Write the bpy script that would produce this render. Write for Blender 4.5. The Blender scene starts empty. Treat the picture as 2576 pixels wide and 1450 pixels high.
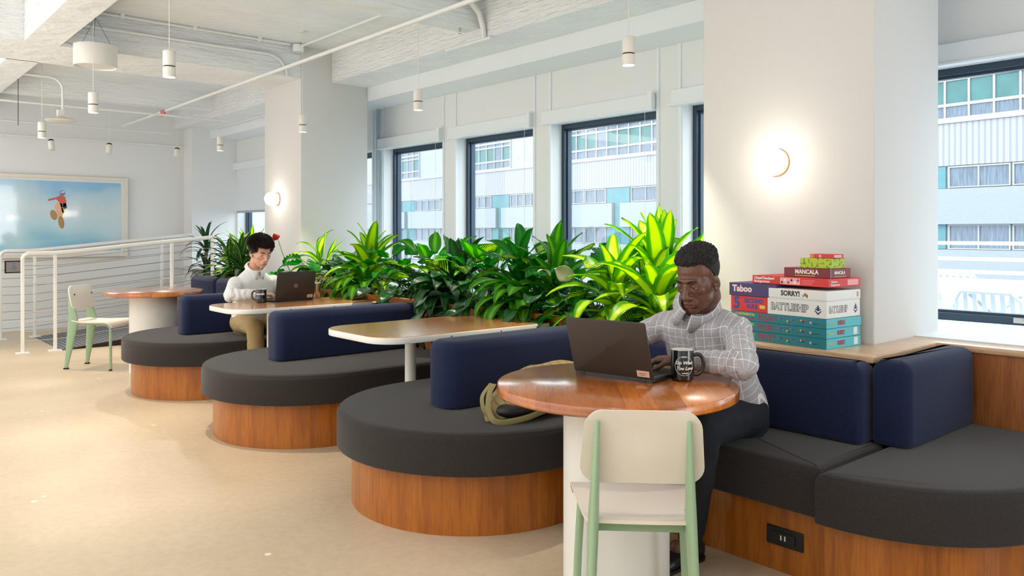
import bpy, bmesh, math, random
from mathutils import Vector, Matrix, Euler
from math import pi, sin, cos, radians as R
random.seed(7)
C = bpy.context.scene.collection
SC = bpy.context.scene
# ------------------------------------------------------------------ camera
cam_d = bpy.data.cameras.new('camera')
cam = bpy.data.objects.new('camera', cam_d); C.objects.link(cam)
cam.location = (0, 0, 1.286); cam.rotation_euler = (R(90), 0, R(49.1))
cam_d.sensor_width = 36; cam_d.lens = 36 * 2000 / 2576; cam_d.shift_y = -140 / 2576
cam_d.clip_end = 400; cam_d.clip_start = .05
SC.camera = cam
# ------------------------------------------------------------------ world, exposure, large lights
SC.view_settings.view_transform = 'Standard'; SC.view_settings.look = 'None'
SC.view_settings.gamma = 1; SC.view_settings.use_curve_mapping = False
SC.view_settings.exposure = 0.5
SC.cycles.use_adaptive_sampling = True; SC.cycles.adaptive_threshold = .025; SC.cycles.max_bounces = 7; SC.cycles.caustics_reflective = False; SC.cycles.caustics_refractive = False; SC.cycles.use_denoising = True
w = bpy.data.worlds.new('sky'); SC.world = w; w.use_nodes = True
wn = w.node_tree
bg = wn.nodes['Background']
bg.inputs[0].default_value = (.87, .94, 1.0, 1); bg.inputs[1].default_value = 3.5
def area(name, loc, rot, size, energy, col):
    l = bpy.data.lights.new(name, 'AREA'); l.shape = 'RECTANGLE'; l.size, l.size_y = size
    l.energy = energy; l.color = col
    o = bpy.data.objects.new(name, l); o.location = loc; o.rotation_euler = rot; C.objects.link(o); return o
# area lights: unseen ceiling lamps of the rest of the room, plus added fill
area('ceiling_light_room', (-1.6, -1.8, 3.0), (0, 0, 0), (5, 2.6), 40, (1, .97, .93))
area('daylight_fill_right', (3.85, 3.7, 1.6), (R(90), 0, R(90)), (1.7, 2.2), 45, (.86, .93, 1))  # added fill at the right wall, imitating daylight on right-facing sides
area('ceiling_light_hall', (-7.6, -1.2, 3.0), (0, 0, 0), (5, 2.6), 35, (1, .96, .91))
area('upward_fill', (-5.2, -3.8, .4), (R(180), 0, 0), (12, 5.5), 430, (.91, .96, 1))  # added upward fill without a fixture, brightens the ceiling
for i_, x_ in enumerate((-11.15, -9.8, -8.4, -7.03, -5.7, -4.35, -2.97, -1.63, -.27)):   # daylight portals in the window openings
    p_ = area('window_portal', (x_, 4.9, 1.5), (R(-90), 0, 0), (1.13, 1.42), 1, (1, 1, 1)); p_.data.cycles.is_portal = True
sun_d = bpy.data.lights.new('sun', 'SUN'); sun_d.energy = .35; sun_d.angle = R(3); sun_d.color = (1, .97, .93)
sun = bpy.data.objects.new('sun', sun_d); sun.rotation_euler = (R(42), 0, R(-14)); C.objects.link(sun)
# ------------------------------------------------------------------ materials
MAT = {}
def nt(name):
    m = bpy.data.materials.new(name); m.use_nodes = True
    return m, m.node_tree, m.node_tree.nodes['Principled BSDF']
def srgb(r, g, b):
    f = lambda c: (c/255/12.92 if c <= 10 else ((c/255+.055)/1.055)**2.4)
    return (f(r), f(g), f(b), 1)
def mat(name, col, rough=.5, metal=0, var=.0, scale=8, bump=0, bscale=60, stretch=(1,1,1), spec=.5, coat=0, sheen=0, emit=None, estr=0, var2=None, bdist=.01, detail=4):
    """plain procedural material: base colour with noise variation and a noise bump"""
    m, t, p = nt(name); N = t.nodes; L = t.links
    p.inputs['Base Color'].default_value = col; p.inputs['Roughness'].default_value = rough
    p.inputs['Metallic'].default_value = metal; p.inputs['Specular IOR Level'].default_value = spec
    if coat: p.inputs['Coat Weight'].default_value = coat; p.inputs['Coat Roughness'].default_value = .12
    if sheen: p.inputs['Sheen Weight'].default_value = sheen; p.inputs['Sheen Roughness'].default_value = .5
    if emit: p.inputs['Emission Color'].default_value = emit; p.inputs['Emission Strength'].default_value = estr
    if var or bump:
        tc = N.new('ShaderNodeTexCoord'); mp = N.new('ShaderNodeMapping'); mp.inputs['Scale'].default_value = stretch
        L.new(tc.outputs['Object'], mp.inputs[0])
    if var:
        n = N.new('ShaderNodeTexNoise'); n.inputs['Scale'].default_value = scale; n.inputs['Detail'].default_value = detail
        L.new(mp.outputs[0], n.inputs[0])
        r = N.new('ShaderNodeValToRGB'); r.color_ramp.elements[0].position = .3; r.color_ramp.elements[1].position = .7
        c2 = var2 or tuple(min(1, c*(1+var)) for c in col[:3]) + (1,)
        c1 = tuple(c*(1-var) for c in col[:3]) + (1,)
        r.color_ramp.elements[0].color = c1; r.color_ramp.elements[1].color = c2
        L.new(n.outputs[0], r.inputs[0]); L.new(r.outputs[0], p.inputs['Base Color'])
    if bump:
        n2 = N.new('ShaderNodeTexNoise'); n2.inputs['Scale'].default_value = bscale; n2.inputs['Detail'].default_value = 3
        L.new(mp.outputs[0], n2.inputs[0])
        b = N.new('ShaderNodeBump'); b.inputs['Strength'].default_value = bump; b.inputs['Distance'].default_value = bdist
        L.new(n2.outputs[0], b.inputs['Height']); L.new(b.outputs[0], p.inputs['Normal'])
    MAT[name] = m; return m
def wood(name, c1, c2, c3, scale=1.0, rough=.35, planks=None, axis='Z', coat=.25):
    m, t, p = nt(name); N = t.nodes; L = t.links
    tc = N.new('ShaderNodeTexCoord'); mp = N.new('ShaderNodeMapping')
    st = {'Z': (14, 14, 1.1), 'Y': (14, 1.1, 14), 'X': (1.1, 14, 14)}[axis]
    mp.inputs['Scale'].default_value = tuple(s*scale for s in st)
    L.new(tc.outputs['Object'], mp.inputs[0])
    n = N.new('ShaderNodeTexNoise'); n.inputs['Scale'].default_value = 1.0; n.inputs['Detail'].default_value = 6; n.inputs['Distortion'].default_value = .8
    L.new(mp.outputs[0], n.inputs[0])
    r = N.new('ShaderNodeValToRGB'); e = r.color_ramp.elements
    e[0].position = .25; e[0].color = c1; e[1].position = .75; e[1].color = c3
    k = r.color_ramp.elements.new(.5); k.color = c2
    L.new(n.outputs[0], r.inputs[0])
    n3 = N.new('ShaderNodeTexNoise'); n3.inputs['Scale'].default_value = 9; n3.inputs['Detail'].default_value = 3
    L.new(mp.outputs[0], n3.inputs[0])
    mx = N.new('ShaderNodeMixRGB'); mx.blend_type = 'MULTIPLY'; mx.inputs[0].default_value = .35
    L.new(r.outputs[0], mx.inputs[1])
    r3 = N.new('ShaderNodeValToRGB'); r3.color_ramp.elements[0].position = .35; r3.color_ramp.elements[0].color = (.45,.35,.25,1); r3.color_ramp.elements[1].position = .55; r3.color_ramp.elements[1].color = (1,1,1,1)
    L.new(n3.outputs[0], r3.inputs[0]); L.new(r3.outputs[0], mx.inputs[2])
    out = mx.outputs[0]
    if planks:
        ax, wdt = planks          # boards side by side along one axis, each its own tone
        sx = N.new('ShaderNodeSeparateXYZ'); L.new(tc.outputs['Object'], sx.inputs[0])
        a = N.new('ShaderNodeMath'); a.operation = 'DIVIDE'; a.inputs[1].default_value = wdt; L.new(sx.outputs['XYZ'.index(ax)], a.inputs[0])
        f = N.new('ShaderNodeMath'); f.operation = 'FLOOR'; L.new(a.outputs[0], f.inputs[0])
        wn_ = N.new('ShaderNodeTexWhiteNoise'); wn_.noise_dimensions = '1D'; L.new(f.outputs[0], wn_.inputs['W'])
        r2 = N.new('ShaderNodeValToRGB'); r2.color_ramp.elements[0].color = (.5,.44,.36,1); r2.color_ramp.elements[1].color = (1.0,1.0,1.0,1)
        L.new(wn_.outputs['Value'], r2.inputs[0])
        m2 = N.new('ShaderNodeMixRGB'); m2.blend_type = 'MULTIPLY'; m2.inputs[0].default_value = 1
        L.new(out, m2.inputs[1]); L.new(r2.outputs[0], m2.inputs[2]); out = m2.outputs[0]
    L.new(out, p.inputs['Base Color']); p.inputs['Roughness'].default_value = rough
    p.inputs['Coat Weight'].default_value = coat; p.inputs['Coat Roughness'].default_value = .15
    MAT[name] = m; return m

mat('ceiling_paint', srgb(244, 246, 246), .6, var=.035, scale=3.5, bump=.8, bscale=18, stretch=(1.6, .3, 1.6), bdist=.03)
mat('beam_paint', srgb(243, 244, 244), .6, var=.05, scale=5, bump=1, bscale=16, stretch=(.4, .4, 3), bdist=.03)
mat('wall_paint', srgb(238, 238, 237), .65, bump=.05, bscale=90)
mat('column_shade_paint', srgb(220, 218, 215), .65, bump=.05, bscale=90)  # wall paint darkened all over to put the fronts' shade into the colour
mat('trim_white', srgb(240, 243, 245), .4)
mat('sill_white', srgb(242, 245, 247), .3)
mat('pipe_white', srgb(240, 240, 238), .35)
mat('rail_white', srgb(240, 238, 233), .3)
mat('cable_steel', srgb(176, 168, 158), .4, metal=.6)
mat('frame_blue', srgb(58, 74, 90), .35, metal=.3)
mat('seat_grey', srgb(54, 50, 49), .95, var=.38, scale=420, bump=.35, bscale=500, bdist=.002, sheen=.15, spec=.15, detail=2)
mat('back_navy', srgb(33, 40, 68), .95, var=.42, scale=420, bump=.35, bscale=500, bdist=.002, sheen=.12, spec=.12, detail=2)
mat('table_white', srgb(236, 234, 228), .35)
mat('pedestal_white', srgb(234, 232, 226), .4)
mat('chair_cream', srgb(232, 222, 208), .42, bump=.03, bscale=300)
mat('chair_green', srgb(152, 180, 146), .38)
mat('black_plastic', srgb(28, 27, 27), .45)
mat('black_gloss', srgb(16, 15, 16), .12, coat=.6)
mat('dark_metal', srgb(50, 50, 52), .4, metal=.5)
mat('steel', srgb(200, 196, 190), .22, metal=1)
mat('lamp_white', srgb(232, 228, 220), .4)
mat('rubber_ramp', srgb(98, 98, 100), .7)
mat('soil', srgb(48, 34, 26), .95, var=.4, scale=60, bump=.8, bscale=80)
wood('wood_base', srgb(140, 74, 16), srgb(172, 98, 26), srgb(188, 114, 36))
wood('wood_panel', srgb(146, 84, 40), srgb(172, 104, 54), srgb(190, 120, 66))
wood('wood_ledge', srgb(214, 170, 128), srgb(224, 184, 144), srgb(230, 194, 158), axis='X', rough=.3)
wood('wood_table', srgb(190, 98, 32), srgb(216, 124, 46), srgb(228, 142, 60), axis='Y', rough=.24, planks=('X', .095), coat=.6)
wood('wood_table_rect', srgb(200, 128, 76), srgb(214, 146, 92), srgb(222, 158, 106), axis='Y', rough=.24, coat=.5)
# ribbed rubber
m, t, p = nt('ramp_rubber'); p.inputs['Roughness'].default_value = .6
tc = t.nodes.new('ShaderNodeTexCoord'); wv = t.nodes.new('ShaderNodeTexWave'); wv.bands_direction = 'Y'; wv.inputs['Scale'].default_value = 7
rp = t.nodes.new('ShaderNodeValToRGB'); rp.color_ramp.elements[0].color = srgb(70, 70, 72); rp.color_ramp.elements[1].color = srgb(128, 128, 130)
t.links.new(tc.outputs['Object'], wv.inputs[0]); t.links.new(wv.outputs[0], rp.inputs[0]); t.links.new(rp.outputs[0], p.inputs['Base Color'])
MAT['ramp_rubber'] = m
# polished concrete floor
m, t, p = nt('floor_concrete'); N = t.nodes; L = t.links
tc = N.new('ShaderNodeTexCoord')
n1 = N.new('ShaderNodeTexNoise'); n1.inputs['Scale'].default_value = .9; n1.inputs['Detail'].default_value = 8; n1.inputs['Roughness'].default_value = .6
n2 = N.new('ShaderNodeTexNoise'); n2.inputs['Scale'].default_value = 26; n2.inputs['Detail'].default_value = 6
L.new(tc.outputs['Object'], n1.inputs[0]); L.new(tc.outputs['Object'], n2.inputs[0])
r1 = N.new('ShaderNodeValToRGB'); r1.color_ramp.elements[0].position = .3; r1.color_ramp.elements[0].color = srgb(190, 170, 142); r1.color_ramp.elements[1].position = .72; r1.color_ramp.elements[1].color = srgb(210, 191, 164)
r2 = N.new('ShaderNodeValToRGB'); r2.color_ramp.elements[0].position = .3; r2.color_ramp.elements[0].color = (.82, .8, .76, 1); r2.color_ramp.elements[1].position = .6; r2.color_ramp.elements[1].color = (1, 1, 1, 1)
L.new(n1.outputs[0], r1.inputs[0]); L.new(n2.outputs[0], r2.inputs[0])
mx = N.new('ShaderNodeMixRGB'); mx.blend_type = 'MULTIPLY'; mx.inputs[0].default_value = .5
L.new(r1.outputs[0], mx.inputs[1]); L.new(r2.outputs[0], mx.inputs[2])
vo = N.new('ShaderNodeTexVoronoi'); vo.inputs['Scale'].default_value = 3.3; L.new(tc.outputs['Object'], vo.inputs[0])
rv = N.new('ShaderNodeValToRGB'); rv.color_ramp.elements[0].position = .035; rv.color_ramp.elements[0].color = (1,1,1,1); rv.color_ramp.elements[1].position = .06; rv.color_ramp.elements[1].color = (0,0,0,1)
L.new(vo.outputs['Distance'], rv.inputs[0])
mx2 = N.new('ShaderNodeMixRGB'); mx2.inputs[2].default_value = srgb(238, 230, 212); L.new(rv.outputs[0], mx2.inputs[0]); L.new(mx.outputs[0], mx2.inputs[1])
L.new(mx2.outputs[0], p.inputs['Base Color'])
p.inputs['Roughness'].default_value = .36; p.inputs['Specular IOR Level'].default_value = .32
MAT['floor_concrete'] = m
# thin window glass
m, t, p = nt('pane_glass'); N = t.nodes; L = t.links; N.remove(p)
tr = N.new('ShaderNodeBsdfTransparent'); tr.inputs[0].default_value = (.93, .97, .98, 1)
gl = N.new('ShaderNodeBsdfGlossy'); gl.inputs['Roughness'].default_value = .02
fr = N.new('ShaderNodeLayerWeight'); fr.inputs[0].default_value = .12
ms = N.new('ShaderNodeMixShader'); L.new(fr.outputs['Facing'], ms.inputs[0]); L.new(tr.outputs[0], ms.inputs[1]); L.new(gl.outputs[0], ms.inputs[2])
L.new(ms.outputs[0], N['Material Output'].inputs[0]); MAT['pane_glass'] = m
# facade materials
mat('facade_white', srgb(155, 155, 156), .8)
mat('facade_frame', srgb(157, 158, 160), .7)
mat('facade_teal', srgb(78, 122, 128), .6, var=.08, scale=1.5)
mat('facade_teal_glass', srgb(54, 98, 96), .3, var=.15, scale=1.2)
mat('facade_glass', srgb(92, 102, 115), .25, var=.35, scale=2.2, stretch=(6, 6, .6))
m, t, p = nt('facade_brick'); tc = t.nodes.new('ShaderNodeTexCoord'); br = t.nodes.new('ShaderNodeTexBrick'); mpn = t.nodes.new('ShaderNodeMapping')
mpn.inputs['Rotation'].default_value = (R(90), 0, 0)
t.links.new(tc.outputs['Object'], mpn.inputs[0]); t.links.new(mpn.outputs[0], br.inputs[0]); br.inputs['Scale'].default_value = 4.5
br.inputs['Color1'].default_value = srgb(142, 144, 147); br.inputs['Color2'].default_value = srgb(136, 140, 145); br.inputs['Mortar'].default_value = srgb(122, 129, 136); br.inputs['Mortar Size'].default_value = .03
t.links.new(br.outputs[0], p.inputs['Base Color']); MAT['facade_brick'] = m
m, t, p = nt('facade_corrugated'); tc = t.nodes.new('ShaderNodeTexCoord'); wv = t.nodes.new('ShaderNodeTexWave'); wv.bands_direction = 'X'; wv.inputs['Scale'].default_value = 1.2
rp = t.nodes.new('ShaderNodeValToRGB'); rp.color_ramp.elements[0].color = srgb(128, 126, 131); rp.color_ramp.elements[0].position = .15; rp.color_ramp.elements[1].position = .5; rp.color_ramp.elements[1].color = srgb(148, 146, 149)
t.links.new(tc.outputs['Object'], wv.inputs[0]); t.links.new(wv.outputs[0], rp.inputs[0]); t.links.new(rp.outputs[0], p.inputs['Base Color']); MAT['facade_corrugated'] = m

# ------------------------------------------------------------------ mesh helpers
class B:
    def __init__(s): s.v = []; s.f = []; s.mi = []; s.sm = []
    def add(s, vs, fs, mi=0, sm=False):
        o = len(s.v); s.v += [tuple(v) for v in vs]
        for f in fs: s.f.append([i+o for i in f]); s.mi.append(mi); s.sm.append(sm)
        return s
    def box(s, x0, y0, z0, x1, y1, z1, mi=0):
        v = [(x, y, z) for z in (z0, z1) for y in (y0, y1) for x in (x0, x1)]
        return s.add(v, [(0,2,3,1),(4,5,7,6),(0,1,5,4),(2,6,7,3),(0,4,6,2),(1,3,7,5)], mi)
    def quad(s, a, b, c, d, mi=0): return s.add([a, b, c, d], [(0,1,2,3)], mi)
    def prism(s, out, z0, z1, r=0, n=4, mi=0, sm=True, rb=None):
        """outline (CCW) extruded from z0 to z1, with rounded top (r) and bottom (rb) edges"""
        if rb is None: rb = r
        rings = []
        if rb: rings += [(rb*(1-sin(pi/2*i/n)), z0+rb*(1-cos(pi/2*i/n))) for i in range(n+1)]
        else: rings += [(0, z0)]
        if r: rings += [(r*(1-cos(pi/2*i/n)), z1-r*(1-sin(pi/2*i/n))) for i in range(n+1)]
        else: rings += [(0, z1)]
        k = len(out); vs = []
        nr = normals2(out)
        for ins, z in rings:
            vs += [(out[i][0]-nr[i][0]*ins, out[i][1]-nr[i][1]*ins, z) for i in range(k)]
        fs = []
        for j in range(len(rings)-1):
            fs += [(j*k+i, j*k+(i+1) % k, (j+1)*k+(i+1) % k, (j+1)*k+i) for i in range(k)]
        s.add(vs, fs, mi, sm)
        o = len(s.v)-len(vs); s.f.append([o+i for i in range(k)][::-1]); s.mi.append(mi); s.sm.append(False)
        s.f.append([o+(len(rings)-1)*k+i for i in range(k)]); s.mi.append(mi); s.sm.append(False)
        return s
    def tube(s, pts, r, n=8, mi=0, cap=True, closed=False, sm=True, flat=1.0, up=None):
        pts = [Vector(p) for p in pts]; K = len(pts)
        rr = r if isinstance(r, (list, tuple)) else [r]*K
        vs = []; ref = None
        for i, p in enumerate(pts):
            if closed: d = pts[(i+1) % K]-pts[i-1]
            else: d = pts[min(i+1, K-1)]-pts[max(i-1, 0)]
            d.normalize()
            if ref is None:
                ref = Vector(up) if up else (Vector((0,0,1)) if abs(d.z) < .9 else Vector((1,0,0)))
            a = d.cross(ref)
            if a.length < 1e-4: a = d.cross(Vector((.3,.9,.1)))
            a.normalize(); b = a.cross(d).normalized()
            if not up: ref = b
            for k in range(n):
                t = 2*pi*k/n
                vs.append(p + a*cos(t)*rr[i] + b*sin(t)*rr[i]*flat)
        fs = []
        for i in range(K if closed else K-1):
            j = (i+1) % K
            fs += [(i*n+k, i*n+(k+1) % n, j*n+(k+1) % n, j*n+k) for k in range(n)]
        if cap and not closed: fs += [tuple(range(n))[::-1], tuple((K-1)*n+k for k in range(n))]
        return s.add(vs, fs, mi, sm)
    def lathe(s, prof, c=(0,0,0), n=32, mi=0, cap=True, axis='Z', sm=True):
        """profile [(r, z)...] turned about the axis through c"""
        vs = []
        for r, z in prof:
            for k in range(n):
                t = 2*pi*k/n; x, y = r*cos(t), r*sin(t)
                p = (x, y, z) if axis == 'Z' else ((x, z, y) if axis == 'Y' else (z, x, y))
                vs.append((c[0]+p[0], c[1]+p[1], c[2]+p[2]))
        fs = []
        fl = axis == 'Y'
        for i in range(len(prof)-1):
            for k in range(n):
                q = (i*n+k, i*n+(k+1) % n, (i+1)*n+(k+1) % n, (i+1)*n+k)
                fs.append(q[::-1] if fl else q)
        if cap:
            if prof[0][0] > 1e-5: fs.append(tuple(range(n)) if fl else tuple(range(n))[::-1])
            if prof[-1][0] > 1e-5:
                q = tuple((len(prof)-1)*n+k for k in range(n)); fs.append(q[::-1] if fl else q)
        return s.add(vs, fs, mi, sm)
    def ball(s, c, r, n=12, mi=0, M=None):
        rx, ry, rz = (r, r, r) if not isinstance(r, (tuple, list)) else r
        vs = []; 
        for i in range(n+1):
            ph = pi*i/n
            for k in range(2*n):
                t = pi*k/n
                v = Vector((rx*sin(ph)*cos(t), ry*sin(ph)*sin(t), rz*cos(ph)))
                if M is not None: v = M @ v
                vs.append((c[0]+v[0], c[1]+v[1], c[2]+v[2]))
        m_ = 2*n
        fs = [(i*m_+k, (i+1)*m_+k, (i+1)*m_+(k+1) % m_, i*m_+(k+1) % m_) for i in range(n) for k in range(m_)]
        return s.add(vs, fs, mi, True)
    def mesh(s, name, mats):
        me = bpy.data.meshes.new(name); me.from_pydata([tuple(v) for v in s.v], [], s.f)
        for m_ in mats: me.materials.append(MAT[m_] if isinstance(m_, str) else m_)
        me.polygons.foreach_set('material_index', s.mi); me.polygons.foreach_set('use_smooth', s.sm)
        me.validate(); me.update(); me.set_sharp_from_angle(angle=R(50)); return me
    def obj(s, name, mats, parent=None, merge=True, bevel=0, auto=True):
        if isinstance(mats, str) or not isinstance(mats, (list, tuple)): mats = [mats]
        me = s.mesh(name, mats)
        if merge:
            bm = bmesh.new(); bm.from_mesh(me); bmesh.ops.remove_doubles(bm, verts=bm.verts, dist=1e-5); bm.to_mesh(me); bm.free(); me.set_sharp_from_angle(angle=R(50))
        o = bpy.data.objects.new(name, me); C.objects.link(o)
        if parent: o.parent = parent
        if bevel:
            b = o.modifiers.new('bevel', 'BEVEL'); b.width = bevel; b.segments = 2; b.limit_method = 'ANGLE'
        return o
def spl(pts, k=6):
    """smooth curve through points"""
    P = [Vector(p) for p in pts]; out = []
    for i in range(len(P)-1):
        a, b_, c_, d = P[max(0, i-1)], P[i], P[i+1], P[min(len(P)-1, i+2)]
        for j in range(k):
            t = j/k; out.append(.5*((2*b_)+(c_-a)*t+(2*a-5*b_+4*c_-d)*t*t+(3*b_-a-3*c_+d)*t**3))
    return out+[P[-1]]
def normals2(out):
    k = len(out); res = []
    for i in range(k):
        p, q, r_ = out[i-1], out[i], out[(i+1) % k]
        e1 = Vector((q[0]-p[0], q[1]-p[1])); e2 = Vector((r_[0]-q[0], r_[1]-q[1]))
        if e1.length < 1e-9: e1 = e2
        if e2.length < 1e-9: e2 = e1
        e1.normalize(); e2.normalize()
        n1 = Vector((e1.y, -e1.x)); n2 = Vector((e2.y, -e2.x)); n = n1+n2
        d = max(.35, 1+n1.dot(n2)); n = n/d
        res.append((n.x, n.y))
    return res
def rrect(x0, y0, x1, y1, r, n=6):
    if not isinstance(r, (tuple, list)): r = (r,)*4
    out = []
    for (cx, cy, a0), rr in zip(((x1, y0, -90), (x1, y1, 0), (x0, y1, 90), (x0, y0, 180)), r):
        sx = -1 if cx == x1 else 1; sy = 1 if cy == y0 else -1
        if rr < 1e-4: out.append((cx, cy)); continue
        for i in range(n+1):
            a = R(a0+90*i/n); out.append((cx+sx*rr+rr*cos(a), cy+sy*rr+rr*sin(a)))
    return out
def tag(o, label=None, cat=None, group=None, kind=None):
    if label: o['label'] = label
    if cat: o['category'] = cat
    if group: o['group'] = group
    if kind: o['kind'] = kind
    return o
def thing(name, label, cat, loc=(0,0,0), rz=0, group=None, kind=None):
    o = bpy.data.objects.new(name, None); C.objects.link(o); o.empty_display_size = .1
    o.location = loc; o.rotation_euler = (0, 0, rz)
    return tag(o, label, cat, group, kind)
def dup(root, loc, rz=None, label=None, group=None):
    r = root.copy(); C.objects.link(r); r.location = loc
    if rz is not None: r.rotation_euler = (0, 0, rz)
    if label: r['label'] = label
    if group: r['group'] = group
    def rec(a, b):
        for ch in list(a.children):
            c = ch.copy(); C.objects.link(c); c.parent = b; rec(ch, c)
    rec(root, r); return r
def struct(o, label): return tag(o, label, None, None, 'structure')

# ------------------------------------------------------------------ the room shell
XE, YW, ZC = -12.1, 4.70, 3.12          # end wall, window wall, slab
struct(B().box(-12.4, -7, -.12, 4, 4.9, 0).obj('floor', 'floor_concrete'), 'polished cream concrete floor')
struct(B().box(-12.4, -7.2, ZC, 4.2, 5.0, ZC+.2).obj('ceiling', 'ceiling_paint'), 'white painted concrete slab ceiling')
WIN = [(-11.71, -10.58), (-10.34, -9.21), (-8.97, -7.84), (-7.6, -6.47), (-6.26, -5.13), (-4.91, -3.78), (-3.54, -2.41), (-2.2, -1.07), (-.84, .29)]
ZS, ZT = .79, 2.215
b = B().box(-12.4, YW, 0, 4, 4.92, ZS-.03).box(-12.4, YW, ZT+.0, 4, 4.92, ZC)
ed = [-12.4] + [x for w_ in WIN for x in w_] + [4]
for i in range(0, len(ed), 2): b.box(ed[i], YW, ZS-.03, ed[i+1], 4.92, ZT)
struct(b.obj('wall_back', 'wall_paint'), 'white window wall with a row of openings')
# flat panel joints on the wall above the windows
b = B()
for x in [-12.0, -10.46, -9.09, -7.72, -6.365, -5.02, -3.66, -2.3, -.95]:
    for dx in (-.1, .1): b.box(x+dx-.012, YW-.012, ZS, x+dx+.012, YW+.01, 2.657)
struct(b.obj('trim_1', 'trim_white'), 'narrow upright panel joints between the windows')
struct(B().box(-12.4, -7, 0, XE, 4.9, ZC).obj('wall_left', 'wall_paint'), 'white end wall behind the ramp')
struct(B().box(-12.4, -7.2, 0, 4.2, -7, ZC).obj('wall_front', 'wall_paint'), 'white wall of the room behind the viewer')
struct(B().box(4, -7, 0, 4.2, 5.0, ZC).obj('wall_right', 'wall_paint'), 'white wall beyond the right edge of the view')
struct(B().box(XE, 4.04, 0, -11.75, YW, ZC).obj('wall_pier', 'wall_paint'), 'white pier in the far corner beside the windows')
struct(B().box(XE, -7, 0, XE+.02, 4.04, .12).obj('baseboard_left', 'trim_white'), 'white baseboard of the end wall')
struct(B().prism(rrect(-2.54, 3.55, -1.625, 4.26, .008, 2), 0, ZC).obj('wall_column_near', 'column_shade_paint'), 'large white column with a globe sconce at right')
struct(B().prism(rrect(-8.12, 3.55, -7.27, 4.30, .008, 2), 0, ZC).obj('wall_column_far', 'column_shade_paint'), 'white column with a globe sconce behind the planter')
# beams and soffit
struct(B().box(-12.1, 3.89, 2.80, 4, 4.30, ZC).obj('ceiling_beam_window', 'beam_paint'), 'rough white beam running along the windows')
struct(B().box(-8.12, -7, 2.80, -7.272, 3.549, ZC).obj('ceiling_beam_cross', 'beam_paint'), 'wide white board-marked beam crossing at the far column')
struct(B().box(-2.54, -7, 2.80, -1.627, 3.549, ZC).obj('ceiling_beam_near', 'beam_paint'), 'wide white beam crossing at the near column')
struct(B().box(-7.27, 1.20, 2.80, -2.54, 1.45, ZC).obj('ceiling_beam_middle', 'beam_paint'), 'narrow white beam at the upper left')
struct(B().box(-12.1, 1.20, 2.80, -8.1, 1.45, ZC).obj('ceiling_beam_end', 'beam_paint'), 'narrow white beam towards the end wall')
struct(B().box(-12.1, 4.30, 2.657, 4, YW, ZC).obj('ceiling_soffit', 'trim_white'), 'smooth white soffit above the windows')
struct(B().box(-5.05, 1.45, 2.88, -4.86, 3.89, ZC).obj('ceiling_rib', 'ceiling_paint'), 'shallow white rib across the ceiling')
struct(B().box(-10.7, 1.45, 2.88, -10.5, 3.89, ZC).obj('ceiling_rib_far', 'ceiling_paint'), 'shallow white rib near the end wall')
b = B()
for z in (2.915, 3.02): b.box(-7.272, 1.45, z, -7.262, 3.55, z+.006)
struct(b.obj('trim_2', 'beam_paint'), 'raised board marks on the crossing beam')
# wood ledge and sill
struct(B().box(-12.1, 3.97, ZS-.03, 4, 4.74, ZS).obj('trim_sill', 'sill_white'), 'deep white window sill')
# windows
for i, (x0, x1) in enumerate(WIN):
    wd = thing('window_%d' % (i+1), 'blue-grey framed window number %d from the end wall' % (i+1), None, ((x0+x1)/2+.05, 4.82, ZS), 0, None, 'structure')
    h = (x1-x0)/2+.055; H_ = ZT-ZS
    f = B(); d = .04
    f.box(-h, 0, 0, -h+d, .09, H_).box(h-d, 0, 0, h, .09, H_).box(-h+d, 0, 0, h-d, .09, d).box(-h+d, 0, H_-d, h-d, .09, H_)
    fo = f.obj('window_frame', 'frame_blue', wd, bevel=.004)
    g = B(); e = d+.014
    g.box(-h+d, .03, d, -h+e, .075, H_-d).box(h-e, .03, d, h-d, .075, H_-d).box(-h+e, .03, d, h-e, .075, e).box(-h+e, .03, H_-e, h-e, .075, H_-d)
    g.obj('sash', 'frame_blue', wd)
    B().box(-h+e, .05, e, h-e, .054, H_-e).obj('pane', 'pane_glass', wd)
    if i == 7:
        a = B().box(.18-.05, -.02, .012, .18+.05, 0, .04).tube([(.18, -.015, .03), (.2, -.04, .07), (.3, -.03, .15)], .008)
        a.obj('handle', 'steel', wd)
for i in (0, 3, 4, 5, 6, 7):
    x0, x1 = WIN[i]; sd = (0, 3, 4, 5, 6, 7).index(i)
    nm = ['over the window nearest the end wall, drawn most of the way down', 'raised above the window beside the far column', 'raised above the middle of the three open windows', 'raised above the window left of the tall yellow leaves', 'raised above the narrow slice of window left of the near column', 'raised above the window right of the near column'][sd]
    t_ = thing('roller_blind', 'white roller blind ' + nm, 'blind', ((x0+x1)/2, YW-.1, ZT))
    h = (x1-x0)/2
    B().box(-h-.07, .045, .0, h, .098, .105).obj('cassette', 'trim_white', t_, bevel=.004)
    if i == 0:
        B().box(-h, .09, -.61, h, .093, 0).obj('fabric', mat('blind_fabric', srgb(232, 236, 240), .8), t_)
        B().box(-h, .084, -.64, h, .1, -.61).obj('hem_bar', mat('hem_grey', srgb(170, 176, 184), .4), t_)
    else:
        B().box(-h-.09, .035, -.012, h, .1, 0).obj('hem_bar', 'trim_white', t_)
        B().box(h-.035, .03, -.02, h+.008, .04, .12).obj('bracket', 'trim_white', t_)
        B().tube([(h-.06, .04, -.02), (h-.06, .04, -1.2)], .0015, 5).obj('pull_cord', 'trim_white', t_)
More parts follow.
